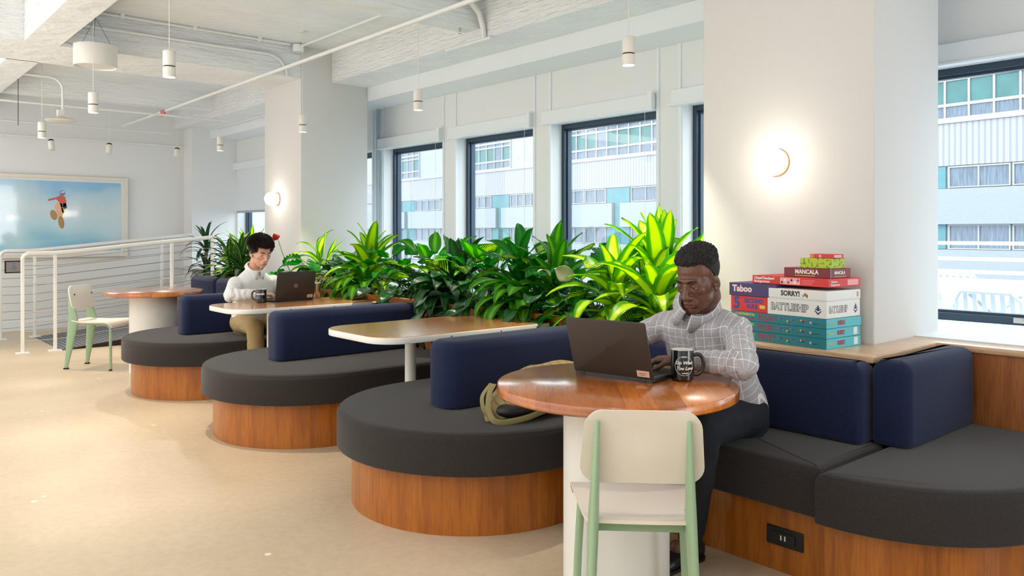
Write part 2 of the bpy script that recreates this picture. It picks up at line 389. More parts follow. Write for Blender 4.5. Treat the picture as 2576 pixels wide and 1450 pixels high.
# ------------------------------------------------------------------ wood ledge, planter
lz = .785
t_ = thing('wood_ledge', 'pale wooden ledge under the board games beside the near column', 'ledge', (-1.9, 3.2, 0))
b = B().box(-.66, .0, 0, .43, .35, lz-.03).box(.277, .0, 0, .43, .63, lz-.03)
b.obj('cabinet_body', 'wood_panel', t_)
b = B().prism([(-.66, 0), (.43, 0), (.43, .63), (5.85, .63), (5.85, .77), (.277, .77), (.277, .348), (-.66, .348)], lz-.03, lz, .004, 2)
b.obj('ledge_top', 'wood_ledge', t_)
B().box(.43, .645, 0, 5.85, .77, lz-.03).obj('back_panel', 'wood_panel', t_)
def planter(x0, x1, label, y1=3.92, col=None):
    t_ = thing('planter', label, 'planter', ((x0+x1)/2, 3.3, 0)); h = (x1-x0)/2; d = y1-3.3
    b = B().box(-h, 0, 0, h, .03, lz).box(-h, d-.03, 0, h, d, lz).box(-h, .03, 0, -h+.03, d-.03, lz).box(h-.03, .03, 0, h, d-.03, lz)
    b.obj('planter_box', 'wood_panel', t_)
    B().box(-h, -.012, lz-.03, h, .03, lz+.003).obj('top_rim', 'wood_base', t_)
    B().box(-h+.03, .03, .60, h-.03, d-.03, .72).obj('soil', 'soil', t_)
    return t_
pm = planter(-7.26, -2.565, 'long wooden planter box full of green plants beside the windows')
pf = planter(-9.25, -8.13, 'shorter wooden planter box behind the far navy backrests')
# power outlet on the planter front, under the rectangular table
t_ = thing('power_outlet', 'black power outlet on the planter front beneath the empty rectangular table', 'outlet', (-3.72, 3.3, .66))
B().box(-.07, -.016, -.04, .07, 0, .04).obj('cover_plate', 'black_plastic', t_, bevel=.003)
B().box(-.045, -.02, -.02, -.01, -.014, .02).box(.01, -.02, -.02, .045, -.014, .02).obj('socket', 'dark_metal', t_)

# ------------------------------------------------------------------ benches
def tongue(cx, cy, r, y1, x0=None, x1=None, n=28):
    """round-ended tongue outline, CCW, pointing to -Y"""
    out = []
    for i in range(n+1):
        a = pi + pi*i/n
        out.append((cx+r*cos(a), cy+r*sin(a)))
    out += [(cx+r, y1), (cx-r, y1)]
    return out
def module(label, base_out, seat_out, group='round-ended banquettes'):
    cx = sum(p[0] for p in seat_out)/len(seat_out); cy = sum(p[1] for p in seat_out)/len(seat_out)
    t_ = thing('banquette', label, 'bench', (cx, cy, 0))
    sh = lambda o: [(p[0]-cx, p[1]-cy) for p in o]
    B().prism(sh(base_out), 0, .268, 0).obj('wood_base', 'wood_base', t_)
    B().prism(sh(seat_out), .268, .45, .035, 4, rb=.012).obj('seat_cushion', 'seat_grey', t_)
    o = sh(seat_out); nr = normals2(o)
    B().tube([(p[0]-q[0]*.011, p[1]-q[1]*.011, .439) for p, q in zip(o, nr)], .0028, 5, closed=True, sm=True).obj('piping', 'seat_grey', t_)
    return t_
def backrest(x0, y0, x1, y1, label, r=.05, z1=.77, plan=(.05,.05,.05,.05)):
    cx, cy = (x0+x1)/2, (y0+y1)/2
    t_ = thing('back_cushion', label, 'cushion', (cx, cy, .45))
    o = rrect(x0-cx, y0-cy, x1-cx, y1-cy, plan, 6)
    B().prism(o, 0.002, z1-.45, r, 5, rb=.015).obj('cushion_body', 'back_navy', t_)
    nr = normals2(o); k = .6
    B().tube([(p[0]-q[0]*.016, p[1]-q[1]*.016, z1-.45-.0165) for p, q in zip(o, nr)], .0025, 5, closed=True).obj('seam', 'back_navy', t_)
    return t_
T = {1: -6.69, 2: -4.9, 3: -3.115}
names = {1: 'round-ended banquette under the man in the white shirt', 2: 'round-ended banquette between the two rectangular tables', 3: 'nearest round-ended banquette carrying the olive bag'}
for k, cx in T.items():
    module(names[k], tongue(cx, 2.45, .6, 3.29), tongue(cx, 2.45, .67, 3.29))
# straight seat between the third and fourth tongue, with the man in plaid
module('straight banquette seat under the man in the plaid shirt', [(-2.47, 2.74), (-1.405, 2.74), (-1.405, 3.19), (-2.47, 3.19)], rrect(-2.405, 2.66, -1.41, 3.19, .03, 4))
def corner(r, off):
    cx, cy = -1.39+.02, 3.17; out = [(-1.403, cy-r)]
    for i in range(21):
        a = -pi/2 + pi/2*i/20; out.append((cx+r*cos(a), cy+r*sin(a)))
    return out + [(cx+r, 3.825), (-1.403, 3.825)]
module('rounded corner banquette at the lower right', corner(.49, 0), corner(.56, 0))
# mirrored group around the far round table
module('straight banquette seat behind the far round table', [(-9.0, 2.74), (-7.42, 2.74), (-7.42, 3.29), (-9.0, 3.29)], rrect(-9.05, 2.66, -7.375, 3.29, .03, 4))
backrest(-6.78, 2.2, -6.59, 3.29, 'navy back cushion left of the man in the white shirt', plan=(.06,.03,.03,.06))
backrest(-5.025, 2.2, -4.83, 3.29, 'navy back cushion between the two rectangular tables', plan=(.06,.03,.03,.06))
backrest(-3.2, 2.2, -2.98, 3.29, 'navy back cushion directly behind the olive bag', plan=(.09,.03,.03,.09))
backrest(-2.97, 3.05, -1.452, 3.195, 'long navy back cushion below the board games', plan=(.03,.03,.03,.03))
backrest(-1.446, 3.13, -1.30, 3.82, 'navy back cushion lit bright blue at the right end of the ledge', plan=(.045,.05,.02,.02), r=.05, z1=.785)
backrest(-9.15, 3.12, -8.42, 3.29, 'left one of the two far navy back cushions', z1=.8)
backrest(-8.4, 3.12, -7.4, 3.29, 'right one of the two far navy back cushions, beside the white shirt', z1=.8)
# power outlet in the front of the straight seat base
t_ = thing('power_outlet', 'black power outlet in the wooden base below the grey seat', 'outlet', (-1.59, 2.74, .135))
B().box(-.075, -.008, -.035, .075, 0, .035).obj('cover_plate', 'black_plastic', t_, bevel=.003)
B().box(-.045, -.014, -.018, .045, -.006, .018).obj('socket', 'dark_metal', t_)
B().box(-.012, -.016, -.009, -.007, -.013, .009).box(.004, -.016, -.009, .009, -.013, .009).obj('contact_slot', 'lamp_white', t_)
# ------------------------------------------------------------------ tables
def round_table(x, y, r, pr, label):
    t_ = thing('round_table', label, 'table', (x, y, 0), R(46))
    B().lathe([(r-.006, .708), (r, .713), (r, .742), (r-.004, .746)], n=96).obj('tabletop', 'wood_table', t_)
    B().lathe([(pr, 0), (pr, .708)], n=48).obj('pedestal', 'pedestal_white', t_)
    return t_
round_table(-1.925, 2.165, .43, .19, 'near round cherry-wood table with the laptop and black mug on it')
round_table(-7.77, 2.32, .43, .205, 'far round wooden table beside the railing')
def rect_table(x0, x1, y0, label):
    t_ = thing('rectangular_table', label, 'table', ((x0+x1)/2, (y0+3.285)/2, 0)); hx = (x1-x0)/2; hy = (3.285-y0)/2
    o = rrect(-hx, -hy, hx, hy, (.17, .0, .0, .17), 10)
    B().prism(o, .709, .7435, .004, 2).obj('table_edge', 'table_white', t_)
    nr = normals2(o); B().prism([(p[0]-q[0]*.005, p[1]-q[1]*.005) for p, q in zip(o, nr)], .7436, .7455, 0).obj('tabletop', 'wood_table_rect', t_)
    for yy in (-.15, .2): B().lathe([(.004, 0), (.004, .002)], (hx, yy, .726), 8, axis='X').obj('screw', 'dark_metal', t_)
    B().lathe([(.032, 0), (.032, .709)], (-.035, -hy+.42, 0), 24).obj('pole', 'table_white', t_)
    B().lathe([(.09, 0), (.09, .008), (.05, .014)], (-.035, -hy+.42, 0), 32).obj('foot_plate', 'table_white', t_)
    B().box(-.03, hy-.25, .66, .03, hy, .709).obj('wall_bracket', 'table_white', t_)
    return t_
rect_table(-6.03, -5.42, 2.15, 'rectangular white-edged table where the man in white works')
rect_table(-4.15, -3.45, 2.13, 'empty rectangular white-edged table in the middle')
# ------------------------------------------------------------------ chairs
def chair(label, x, y, facing):
    """facing: world angle of the way the sitter looks; local +Y is forward"""
    t_ = thing('chair', label, 'chair', (x, y, 0), facing-pi/2)
    # seat: tapered, slightly dished sheet
    b = B(); ny, nx = 12, 10; vs = []
    def seatp(i, j, th):
        v = i/ny; y_ = .02+.43*v; hw = .155+.055*v; u = -1+2*j/nx
        z = .452 - .012*math.exp(-((v-.35)/.3)**2)*(1-u*u*.6) - (.045*max(0, (v-.86)/.14)**2) + .012*max(0, 1-v*5)
        return (u*hw*(1-.06*(max(0, v-.9)*10)**2), y_, z-th)
    top = [seatp(i, j, 0) for i in range(ny+1) for j in range(nx+1)]; bot = [seatp(i, j, .011) for i in range(ny+1) for j in range(nx+1)]
    W_ = nx+1; n0 = len(top); fs = []
    for i in range(ny):
        for j in range(nx):
            a = i*W_+j; fs.append((a, a+1, a+1+W_, a+W_)); fs.append((n0+a, n0+a+W_, n0+a+1+W_, n0+a+1))
    for i in range(ny): 
        a = i*W_; fs.append((a, a+W_, n0+a+W_, n0+a)); a = i*W_+nx; fs.append((a, n0+a, n0+a+W_, a+W_))
    for j in range(nx): 
        a = j; fs.append((a, n0+a, n0+a+1, a+1)); a = ny*W_+j; fs.append((a, a+1, n0+a+1, n0+a))
    b.add(top+bot, fs, 0, True).obj('seat', 'chair_cream', t_)
    # backrest: curved rounded sheet
    o = rrect(-.172, -.105, .172, .105, (.05, .045, .045, .05), 6); b = B()
    def bp(u, v, th):
        w_ = u*(1-.05*v/.1); return (w_, .058 - .055*(v/.21+.5) - .3*u*u - th, .672+v+.012*(1-(u/.17)**2)*(1 if v > 0 else -1))
    # grid patch clipped to rounded outline: use polar fill
    rings = 6; vs = []; fs = []
    for th in (0, .011):
        for k in range(rings+1):
            s_ = k/rings
            for p in o: vs.append(bp(p[0]*s_, p[1]*s_, th))
    K = len(o); n0 = K*(rings+1)
    for k in range(rings):
        for i in range(K):
            a = k*K+i; c_ = k*K+(i+1) % K
            fs.append((a, c_, c_+K, a+K)); fs.append((n0+a, n0+a+K, n0+c_+K, n0+c_))
    for i in range(K): a = rings*K+i; c_ = rings*K+(i+1) % K; fs.append((a, c_, n0+c_, n0+a))
    b.add(vs, fs, 0, True); b.obj('backrest', 'chair_cream', t_)
    for s_ in (-1, 1):
        # rear leg: folded sheet, widest at the seat, tapering up and down
        prof = [(-.045, 0, .012), (-.035, .2, .016), (-.02, .42, .02), (-.018, .47, .02), (-.022, .62, .014), (-.03, .756, .009)]
        wd_ = [.034, .07, .1, .1, .055, .022]
        vs = []
        for (yy, z, hx), w_ in zip(prof, wd_):
            xx = s_*(.155-.028*z/.78*1.0 + .0)
            ys = yy-.005
            for k in range(18):
                a = 2*pi*k/18; vs.append((xx+hx*cos(a)*.8, ys+w_/2+w_/2*sin(a), z))
        fs = [(i*18+k, i*18+(k+1) % 18, (i+1)*18+(k+1) % 18, (i+1)*18+k) for i in range(5) for k in range(18)]
        fs += [tuple(range(18))[::-1], tuple(90+k for k in range(18))]
        B().add([(v[0], v[1], v[2]+.012 if i < 18 else v[2]) for i, v in enumerate(vs)], fs, 0, True).obj('leg', 'chair_green', t_)
        B().box(s_*.155-.013, -.052, 0, s_*.155+.013, -.012, .014).obj('foot_cap', 'black_plastic', t_)
        # front leg and seat rail in one bent tube
        x_ = s_*.165
        pts = [(s_*.135, .05, .432), (s_*.15, .25, .432), (x_, .36, .43)] + [(x_+s_*.003, .36+.06*sin(a), .37+.06*cos(a)) for a in (.3, .6, .9, 1.2, 1.5)] + [(s_*.178, .425, .2), (s_*.185, .43, .008)]
        B().tube(pts, .0135, 10).obj('leg', 'chair_green', t_)
        B().lathe([(.015, 0), (.015, .015)], (s_*.185, .43, 0), 10).obj('foot_cap', 'black_plastic', t_)
        sc = B().lathe([(.007, 0), (.007, .006), (.003, .009)], (s_*.128, .03, .70), 8, axis='Y').obj('screw', 'dark_metal', t_)
    B().box(-.135, .06, .415, .135, .085, .437).box(-.16, .34, .41, .16, .362, .432).obj('cross_bar', 'chair_green', t_)
    return t_
chair('near cream and pale green metal chair seen from behind at the round table', -1.46, 1.755, R(135))
chair('far cream and pale green metal chair beside the railing', -8.47, 1.86, R(43))
# ------------------------------------------------------------------ the street outside
P0 = (-15.58, 40.07)
bld = thing('office_building', 'pale office building with teal glazing, corrugated cladding and white brick bands across the street', 'building', (P0[0], P0[1], -10), R(-4.4))
zo = 10.0                                     # local z of the room's floor level
def fbox(b, s0, s1, z0, z1, y0, y1, mi=0): return b.box(-s1, y0, z0+zo, -s0, y1, z1+zo, mi)
b = B(); fbox(b, -30, 150, -10, 12.6, .12, 8); b.obj('wall', 'facade_white', bld)
b = B(); fbox(b, -30, 150, 4.42, 6.42, 0, .12); b.obj('corrugated_cladding', 'facade_corrugated', bld)
b = B(); fbox(b, -30, 150, 6.42, 6.56, -.08, .12); b.obj('ledge', 'facade_frame', bld)
panels = [(-.62, 1.7), (5.9, 8.1), (20.3, 22.5), (34.2, 36.6), (49.9, 52.4)]
for i, (a, c_) in enumerate(panels):
    b = B(); fbox(b, a, c_, 3.35, 4.38, .02, .12); fbox(b, a, c_, .5, 1.67, .02, .12); m_ = (a+c_)/2; fbox(b, m_-.33, m_+.33, -1, 3.35, .02, .12)
    b.obj('teal_panel', 'facade_teal', bld)
es = [-28, -.62-2.0] if 0 else None
mids = [(a+c_)/2 for a, c_ in panels]
prev = -28
for m_ in mids + [75.4]:
    for z0, z1 in ((1.67, 3.33), (-1.3, .48)):
        b = B(); fbox(b, prev, m_-.4, z0, z1, -.22, .12); b.obj('brick_band', 'facade_brick', bld)
    prev = m_+.4
for (s0, s1) in ((-6.2, -.7), (1.8, 5.8), (22.6, 29.5), (14.6, 20.2), (30.3, 34.1), (36.7, 43), (52.5, 58), (45.0, 49.8)):
    n = max(1, round((s1-s0)/2.25)); w_ = (s1-s0)/n
    for k in range(n):
        for z0, z1 in ((3.38, 4.38), (.5, 1.66)):
            a = s0+k*w_+.04; e = s0+(k+1)*w_-.04
            b = B(); fbox(b, a, e, z0, z0+.05, -.0, .12); fbox(b, a, e, z1-.06, z1, 0, .12)
            for q in (a, (a+e)/2-.03, e-.06): fbox(b, q, q+.06, z0+.05, z1-.06, 0, .12)
            f_ = b.obj('window', 'facade_frame', bld)
            b = B(); fbox(b, a+.06, e-.06, z0+.05, z1-.06, .08, .118); b.obj('pane', 'facade_glass', f_)
# upper curtain wall: one unit per bay with four rows
rows = [(6.68, 7.2, 'facade_glass'), (7.34, 8.4, 'facade_teal_glass'), (8.52, 8.74, 'facade_glass'), (8.9, 10.6, 'facade_glass'), (10.75, 12.4, 'facade_teal_glass')]
for (s0, s1) in ((-6, 2.6), (16, 29), (34, 42), (49, 57)):
    n = round((s1-s0)/1.08); w_ = (s1-s0)/n
    for k in range(n):
        a = s0+k*w_; e = a+w_
        b = B(); fbox(b, a, a+.09, 6.56, 12.5, 0, .12)
        zz = [6.56]+[q for r_ in rows for q in r_[:2]]+[12.5]
        for j in range(0, len(zz), 2): fbox(b, a+.09, e, zz[j], zz[j+1], 0, .12)
        f_ = b.obj('window_bay', 'facade_frame', bld)
        for mi, (z0, z1, mm) in enumerate(rows):
            b = B(); fbox(b, a+.09, e, z0, z1, .07, .118)
            if (k*7+mi*3) % 5 == 0: mm = 'facade_glass'
            b.obj('pane', mm, f_)
tag(B().box(-120, 5.2, -10.2, 60, 39, -10).obj('street', mat('asphalt', srgb(100, 100, 104), .9)), None, None, None, 'structure')['label'] = 'grey street below the windows'
mat('terrace_white', srgb(200, 204, 208), .5)
# terrace outside the windows
struct(B().box(-6.2, 5.02, -.3, 6, 12.3, -.02).obj('terrace_floor', mat('terrace', srgb(160, 166, 172), .8)), 'pale terrace outside the windows')
tr_ = thing('terrace_railing', 'white horizontal bar railing at the edge of the terrace outside', 'railing', (.5, 12.1, -.02))
B().box(-6.5, -.05, 0, 5.5, .1, .66).obj('parapet', 'terrace_white', tr_)
for z in (1.13, .91, .73):
    B().box(-6.5, 0, z, 5.5, .05, z+.05).obj('rail', 'terrace_white', tr_)
for x in (-6.4, -2.5, -.6, 1.5, 3.5, 5.4): B().box(x-.025, 0, .66, x+.025, .05, 1.18).obj('post', 'terrace_white', tr_)
def slat_chair(x, y, rz, label):
    t_ = thing('patio_chair', label, 'chair', (x, y, -.02), rz, 'white slatted chairs on the terrace')
    h = .26
    fr = [(-h, .1, .43)] + [(-h, -.04*k/5, .43+.4*k/5) for k in range(1, 5)] + [(-h+.06, -.07, .82), (h-.06, -.07, .82)] + [(h, -.04*k/5, .43+.4*k/5) for k in range(4, 0, -1)] + [(h, .1, .43)]
    B().tube(fr, .016, 8).obj('back_frame', 'terrace_white', t_)
    for k in range(6):
        xx = -h+.075+k*(2*h-.15)/5
        B().box(xx-.018, -.02, 0, xx+.018, -.005, .38).obj('slat', 'terrace_white', t_).matrix_local = Matrix.Translation((0, .04, .44)) @ Matrix.Rotation(R(9), 4, 'X')
    B().box(-h, .02, .42, h, .5, .44).obj('seat', 'terrace_white', t_)
    for sx in (-1, 1):
        B().tube([(sx*h, .02, .43), (sx*(h+.02), -.06, 0)], .016, 8).obj('leg', 'terrace_white', t_)
        B().tube([(sx*h, .48, .43), (sx*(h+.02), .54, 0)], .016, 8).obj('leg', 'terrace_white', t_)
        B().tube([(sx*h, -.03, .64), (sx*(h+.02), .3, .66), (sx*(h+.01), .44, .6), (sx*h, .48, .43)], .016, 8).obj('armrest', 'terrace_white', t_)
slat_chair(-3.1, 7.5, R(8), 'white slatted terrace chair nearest the left window edge')
slat_chair(-3.55, 9.7, R(175), 'white slatted terrace chair on the far side of the white table')
slat_chair(-2.35, 7.2, R(-10), 'white slatted terrace chair seen through the table legs')
t_ = thing('patio_table', 'white folding table on the terrace outside the right window', 'table', (-2.75, 8.4, -.02), R(-4))
B().box(-.8, -.42, .74, .8, .42, .77).obj('tabletop', 'terrace_white', t_)
for sx in (-1, 1):
    B().tube([(-.4*sx, -.36*1, .74), (.45*sx, -.36, 0)], .02, 8).obj('leg', 'terrace_white', t_)
    B().tube([(-.4*sx, .36, .74), (.45*sx, .36, 0)], .02, 8).obj('leg', 'terrace_white', t_)
# ------------------------------------------------------------------ lamps
MAT['lamp_glow'] = mat('lamp_glow', (1, .9, .75, 1), .5, emit=(1, .88, .7, 1), estr=14)
mat('globe_glow', (1, .95, .88, 1), .5, emit=(1, .93, .82, 1), estr=4)
mat('copper_rose', srgb(226, 150, 120), .35)
def pendant(x, y, ztop, label, aim=None):
    t_ = thing('pendant_light', label, 'lamp', (x, y, 2.2), 0, 'cylinder pendants hanging from the ceiling')
    r = .036
    B().lathe([(r-.002, .066), (r, .068), (r, .152), (r-.003, .155), (.004, .155)], n=28).obj('upper_housing', 'lamp_white', t_)
    B().lathe([(r-.004, .058), (r-.004, .067)], n=28).obj('dark_ring', 'black_plastic', t_)
    B().lathe([(r-.008, .02), (r-.002, .0), (r, .002), (r, .058), (r-.004, .06)], n=28, cap=False).obj('lower_housing', 'lamp_white', t_)
    B().lathe([(.0005, .018), (r-.008, .018)], n=20, cap=False).obj('lens', 'lamp_glow', t_)
    B().tube([(0, 0, .155), (0, 0, ztop-2.2)], .0022, 6).obj('cord', 'lamp_white', t_)
    B().lathe([(.03, ztop-2.2-.012), (.03, ztop-2.2)], n=20).obj('ceiling_rose', 'lamp_white', t_)
    l = bpy.data.lights.new('pendant_bulb', 'SPOT'); l.energy = 70; l.spot_size = R(74); l.spot_blend = .6; l.color = (1, .87, .7); l.shadow_soft_size = .03
    lo = bpy.data.objects.new('pendant_bulb', l); lo.parent = t_; lo.location = (0, 0, .005); C.objects.link(lo)
    return t_
pendant(-2.87, 3.33, ZC, 'cylinder pendant in front of the window left of the near column')
pendant(-4.95, 3.36, 2.88, 'cylinder pendant hanging from the shallow ceiling rib above the plants')
pendant(-6.72, 3.30, ZC, 'cylinder pendant in front of the far column')
pendant(-8.87, 3.36, ZC, 'cylinder pendant left of the far column near the corner')
pendant(-4.86, 1.54, ZC, 'largest-looking cylinder pendant, hanging at upper left with a lit lens')
pendant(-6.69, 1.56, ZC, 'cylinder pendant hanging in front of the white drum shade')
pendant(-8.80, 1.60, ZC, 'cylinder pendant below the white ceiling disc at far left')
for x_, y_, e_ in ((-2.6, .1, 44), (-4.6, .0, 32), (-6.6, .0, 12), (-1.0, 1.0, 34)):     # the same row of lamps continues overhead, above the frame
    l = bpy.data.lights.new('row_bulb', 'SPOT'); l.energy = e_; l.spot_size = R(80); l.spot_blend = .7; l.color = (1, .90, .77); l.shadow_soft_size = .04
    lo = bpy.data.objects.new('row_bulb', l); lo.location = (x_, y_, 2.95); C.objects.link(lo)
def picture_spot(x, y, label, az):
    t_ = thing('spotlight', label, 'lamp', (x, y, 2.37), az, 'white spotlights aimed at the picture')
    g = B().lathe([(.032, -.11), (.034, -.108), (.034, .0), (.03, .002)], n=24); o = g.obj('housing', 'lamp_white', t_); o.rotation_euler = (R(-28), 0, 0)
    g = B().lathe([(.03, .0), (.03, .022)], n=24); o = g.obj('black_collar', 'black_plastic', t_); o.rotation_euler = (R(-28), 0, 0)
    B().tube([(0, .006, .02), (0, .006, ZC-2.37)], .0025, 6).obj('rod', 'lamp_white', t_)
    l = bpy.data.lights.new('spot_bulb', 'SPOT'); l.energy = 26; l.spot_size = R(85); l.spot_blend = .8; l.color = (1, .88, .72); l.shadow_soft_size = .03
    lo = bpy.data.objects.new('spot_bulb', l); lo.parent = t_; lo.location = (0, -.05, -.13); lo.rotation_euler = (R(-40), 0, 0); C.objects.link(lo)
picture_spot(-10.8, 2.06, 'leftmost of the three small picture spotlights', R(90))
picture_spot(-10.8, 2.70, 'middle one of the three small picture spotlights', R(70))
picture_spot(-10.8, 3.52, 'rightmost and most tilted of the three small picture spotlights', R(60))
def sconce(x, label, watts):
    t_ = thing('wall_sconce', label, 'lamp', (x, 3.55, 1.63), 0)
    B().lathe([(.062, -.012), (.068, -.01), (.068, -.001)][::-1], n=40, axis='Y').obj('back_plate', 'copper_rose', t_)
    B().ball((.012, -.072, 0), .07, 18).obj('globe', 'globe_glow', t_)
    B().lathe([(.02, -.03), (.02, -.01)][::-1], n=16, axis='Y').obj('stem', 'copper_rose', t_)
    l = bpy.data.lights.new('globe_bulb', 'POINT'); l.energy = watts; l.color = (1, .85, .7); l.shadow_soft_size = .07
    lo = bpy.data.objects.new('globe_bulb', l); lo.parent = t_; lo.location = (.012, -.2, 0); C.objects.link(lo)
sconce(-2.105, 'glowing globe sconce on the near column', 1.3)
sconce(-7.80, 'glowing globe sconce on the far column', 1.3)
# drum shade
t_ = thing('drum_pendant', 'white drum shade hung on three thin wires at upper left', 'lamp', (-7.05, 1.66, 2.62))
B().lathe([(.155, 0), (.16, .002), (.16, .17), (.155, .172), (.152, .17), (.152, .004), (.155, 0)], n=48, cap=False).obj('shade', 'lamp_white', t_)
B().lathe([(.001, .012), (.152, .012)], n=48, cap=False).obj('diffuser', 'lamp_white', t_)
for k in range(3):
    a = R(100+120*k); B().tube([(.14*cos(a), .14*sin(a), .17), (0, 0, .40)], .0015, 5).obj('wire', 'dark_metal', t_)
B().tube([(0, 0, .40), (0, 0, .5)], .006, 8).obj('stem', 'lamp_white', t_)
# ceiling disc (access point) on a bent conduit
t_ = thing('ceiling_disc', 'flat white disc hanging from a bent conduit at far left', 'detector', (-8.9, 1.78, 2.40))
B().lathe([(.02, .03), (.1, .022), (.14, .0), (.12, -.015), (.0, -.02)][::-1], n=36, cap=False).obj('disc', 'lamp_white', t_)
B().box(-.035, -.03, .03, .035, .03, .1).obj('mount_box', 'lamp_white', t_)
B().tube([(0, .02, .1), (0, .02, .30)] + [(0, .02-.12*(1-cos(a)), .30+.12*sin(a)) for a in (.3, .6, .9, 1.2, 1.5)] + [(0, -.55, .42)], .012, 10).obj('conduit', 'pipe_white', t_)
# ------------------------------------------------------------------ pipes
def pipe(pts, r, label, name='pipe', mt='pipe_white', clips=()):
    t_ = thing(name, label, 'pipe', pts[0])
    o = Vector(pts[0]); B().tube([Vector(p)-o for p in pts], r, 10).obj('tube', mt, t_)
    for c_ in clips: B().box(-r*1.5, -r*1.5, -r*1.5, r*1.5, r*1.5, r*2.5).obj('clip', mt, t_).location = Vector(c_)-o
    return t_
pipe([(-11.9, 3.14, 2.76), (-1.0, 3.10, 2.76)], .016, 'long thin white sprinkler pipe running diagonally across the ceiling')
pipe([(-7.20, 1.46, 3.10), (-7.20, 3.40, 3.10)], .011, 'thin conduit along the top of the crossing beam', clips=[(-7.20, x, 3.10) for x in (1.9, 2.5, 3.1)])
pipe([(-7.255, 1.46, 2.99), (-7.255, 2.2, 2.99), (-7.255, 3.2, 2.99)] + [(-7.255, 3.2+.2*sin(a), 2.99-.2*(1-cos(a))) for a in (.3, .6, .9, 1.2, 1.5)] + [(-7.255, 3.4, 2.81)], .013, 'white conduit bending down beside the far column top')
pipe([(-7.16, 3.50, 3.09), (-5.1, 3.50, 3.09)], .012, 'thin conduit along the ceiling from the junction box')
t_ = thing('junction_box', 'small round white junction box at the far column top', 'box', (-7.2, 3.49, 3.04))
B().lathe([(.05, 0), (.055, .01), (.055, .07), (.03, .08)], n=20).obj('cover', 'pipe_white', t_)
pipe([(-4.84, 3.6, 3.1), (-4.80, 3.72, 3.06), (-4.80, 3.82, 2.98), (-4.80, 3.86, 2.88), (-4.80, 3.875, 2.79)], .022, 'thick white conduit bending down at the window beam')
pipe([(-4.72, 3.875, 2.785), (-5.3, 3.875, 2.785)], .014, 'short white pipe under the ceiling rib end')
t_ = thing('sprinkler', 'small sprinkler head under the ceiling rib', 'sprinkler', (-4.95, 3.75, 2.88))
B().tube([(0, 0, 0), (0, 0, -.03)], .007, 8).lathe([(.016, -.045), (.016, -.042)], n=14).obj('head', 'steel', t_)
for y_, z_, nm in ((1.0, 2.62, 'lower'), (1.0, 2.5, 'lowest')): pass
pipe([(-11.6, -1, 2.68), (-11.6, 3.68, 2.68)], .013, 'white pipe along the end wall below the slab')
pipe([(-11.95, -1, 2.54), (-11.95, 3.98, 2.54)], .013, 'white pipe running to the corner pier on the end wall')
pipe([(-9.7, -1, 2.66), (-9.7, 3.80, 2.66)], .013, 'white pipe ending near the far window beam')
tag(B().box(-10.15, 3.11, 2.70, -10.02, 3.135, 2.77).obj('valve_tag', mat('tag_red', srgb(214, 120, 124), .6)), 'small red tag on the long sprinkler pipe', 'tag')
pipe([(-8.26, 3.86, 2.9)] + [(-8.26, 3.875, 2.9-.02*k) for k in range(1, 5)] + [(-8.26, 3.875, 2.80), (-8.15, 3.875, 2.79)], .018, 'grey conduit drop left of the far column')
pipe([(-9.6, 4.28, 2.79), (-11.5, 4.28, 2.79)], .014, 'thin pipe below the window beam in the far corner')
pipe([(-7.66, 4.66, .79), (-7.66, 4.66, 2.65)], .018, 'upright bluish pipe on the wall beside the far column', mt=mat('pipe_blue', srgb(168, 188, 198), .4))
# downpipe at left: cable drop with weight
pipe([(-9.1, 1.45, 2.8), (-9.1, 1.45, 2.34)], .003, 'thin hanging cable at far left', 'cable', 'dark_metal')
# ------------------------------------------------------------------ ramp, railings, sign
rp_ = lambda y: max(0, (y-1.93)*.1)
struct(B().add([(-11.2, 1.95, .002), (-9.78, 1.95, .002), (-9.78, 4.0, .205), (-11.2, 4.0, .205), (-11.2, 1.95, -.05), (-9.78, 1.95, -.05), (-9.78, 4.0, -.05), (-11.2, 4.0, -.05)], [(0,1,2,3), (0,4,5,1), (1,5,6,2), (2,6,7,3), (3,7,4,0), (4,7,6,5)]).obj('floor_ramp', 'ramp_rubber'), 'grey ribbed rubber ramp rising towards the windows')
tag(B().add([(-9.785, 1.95, 0), (-9.765, 1.95, 0), (-9.765, 4, 0), (-9.785, 4, 0), (-9.785, 1.95, .004), (-9.765, 1.95, .004), (-9.765, 4, .208), (-9.785, 4, .208)], [(0,3,2,1), (4,5,6,7), (0,1,5,4), (1,2,6,5), (2,3,7,6), (3,0,4,7)]).obj('trim_ramp_edge', 'black_plastic'), 'black side edge of the ramp', None, None, 'structure')
def railing(X, y0, y1, posts, label, top=1.06):
    t_ = thing('railing', label, 'railing', (X, y0, 0)); o = Vector((X, y0, 0))
    f = lambda y: top + max(0, (y-1.93))*.1
    pts = [(X, y0, top-.06), (X, y0+.015, top-.022), (X, y0+.05, top), (X, 1.9, top)] + [(X, y, f(y)) for y in (2.2, 3.0, y1)]
    B().tube([Vector(p)-o for p in pts], .024, 12).obj('handrail', 'rail_white', t_)
    for y in posts:
        zb = rp_(y); zt = (top-.05) if y == y0 else f(y)-.02
        B().box(-.024, y-y0-.015, zb, .024, y-y0+.015, zt).obj('post', 'rail_white', t_, bevel=.004)
        B().box(-.05, y-y0-.06, zb, .05, y-y0+.06, zb+.012).obj('post_foot', 'rail_white', t_)
    for k in range(9):
        z = .93-.1*k
        pp = [(X, y0, z), (X, 1.93, z)] + [(X, y1, z+(y1-1.93)*.1)]
        B().tube([Vector(p)-o for p in pp], .0035, 6).obj('cable', 'cable_steel', t_)
    return t_
railing(-9.76, 1.595, 3.62, [1.595, 1.90, 3.12, 3.6], 'near white railing with horizontal cables along the ramp')
railing(-11.2, 1.60, 3.95, [1.60, 1.96, 3.45], 'rear white railing on the wall side of the ramp')
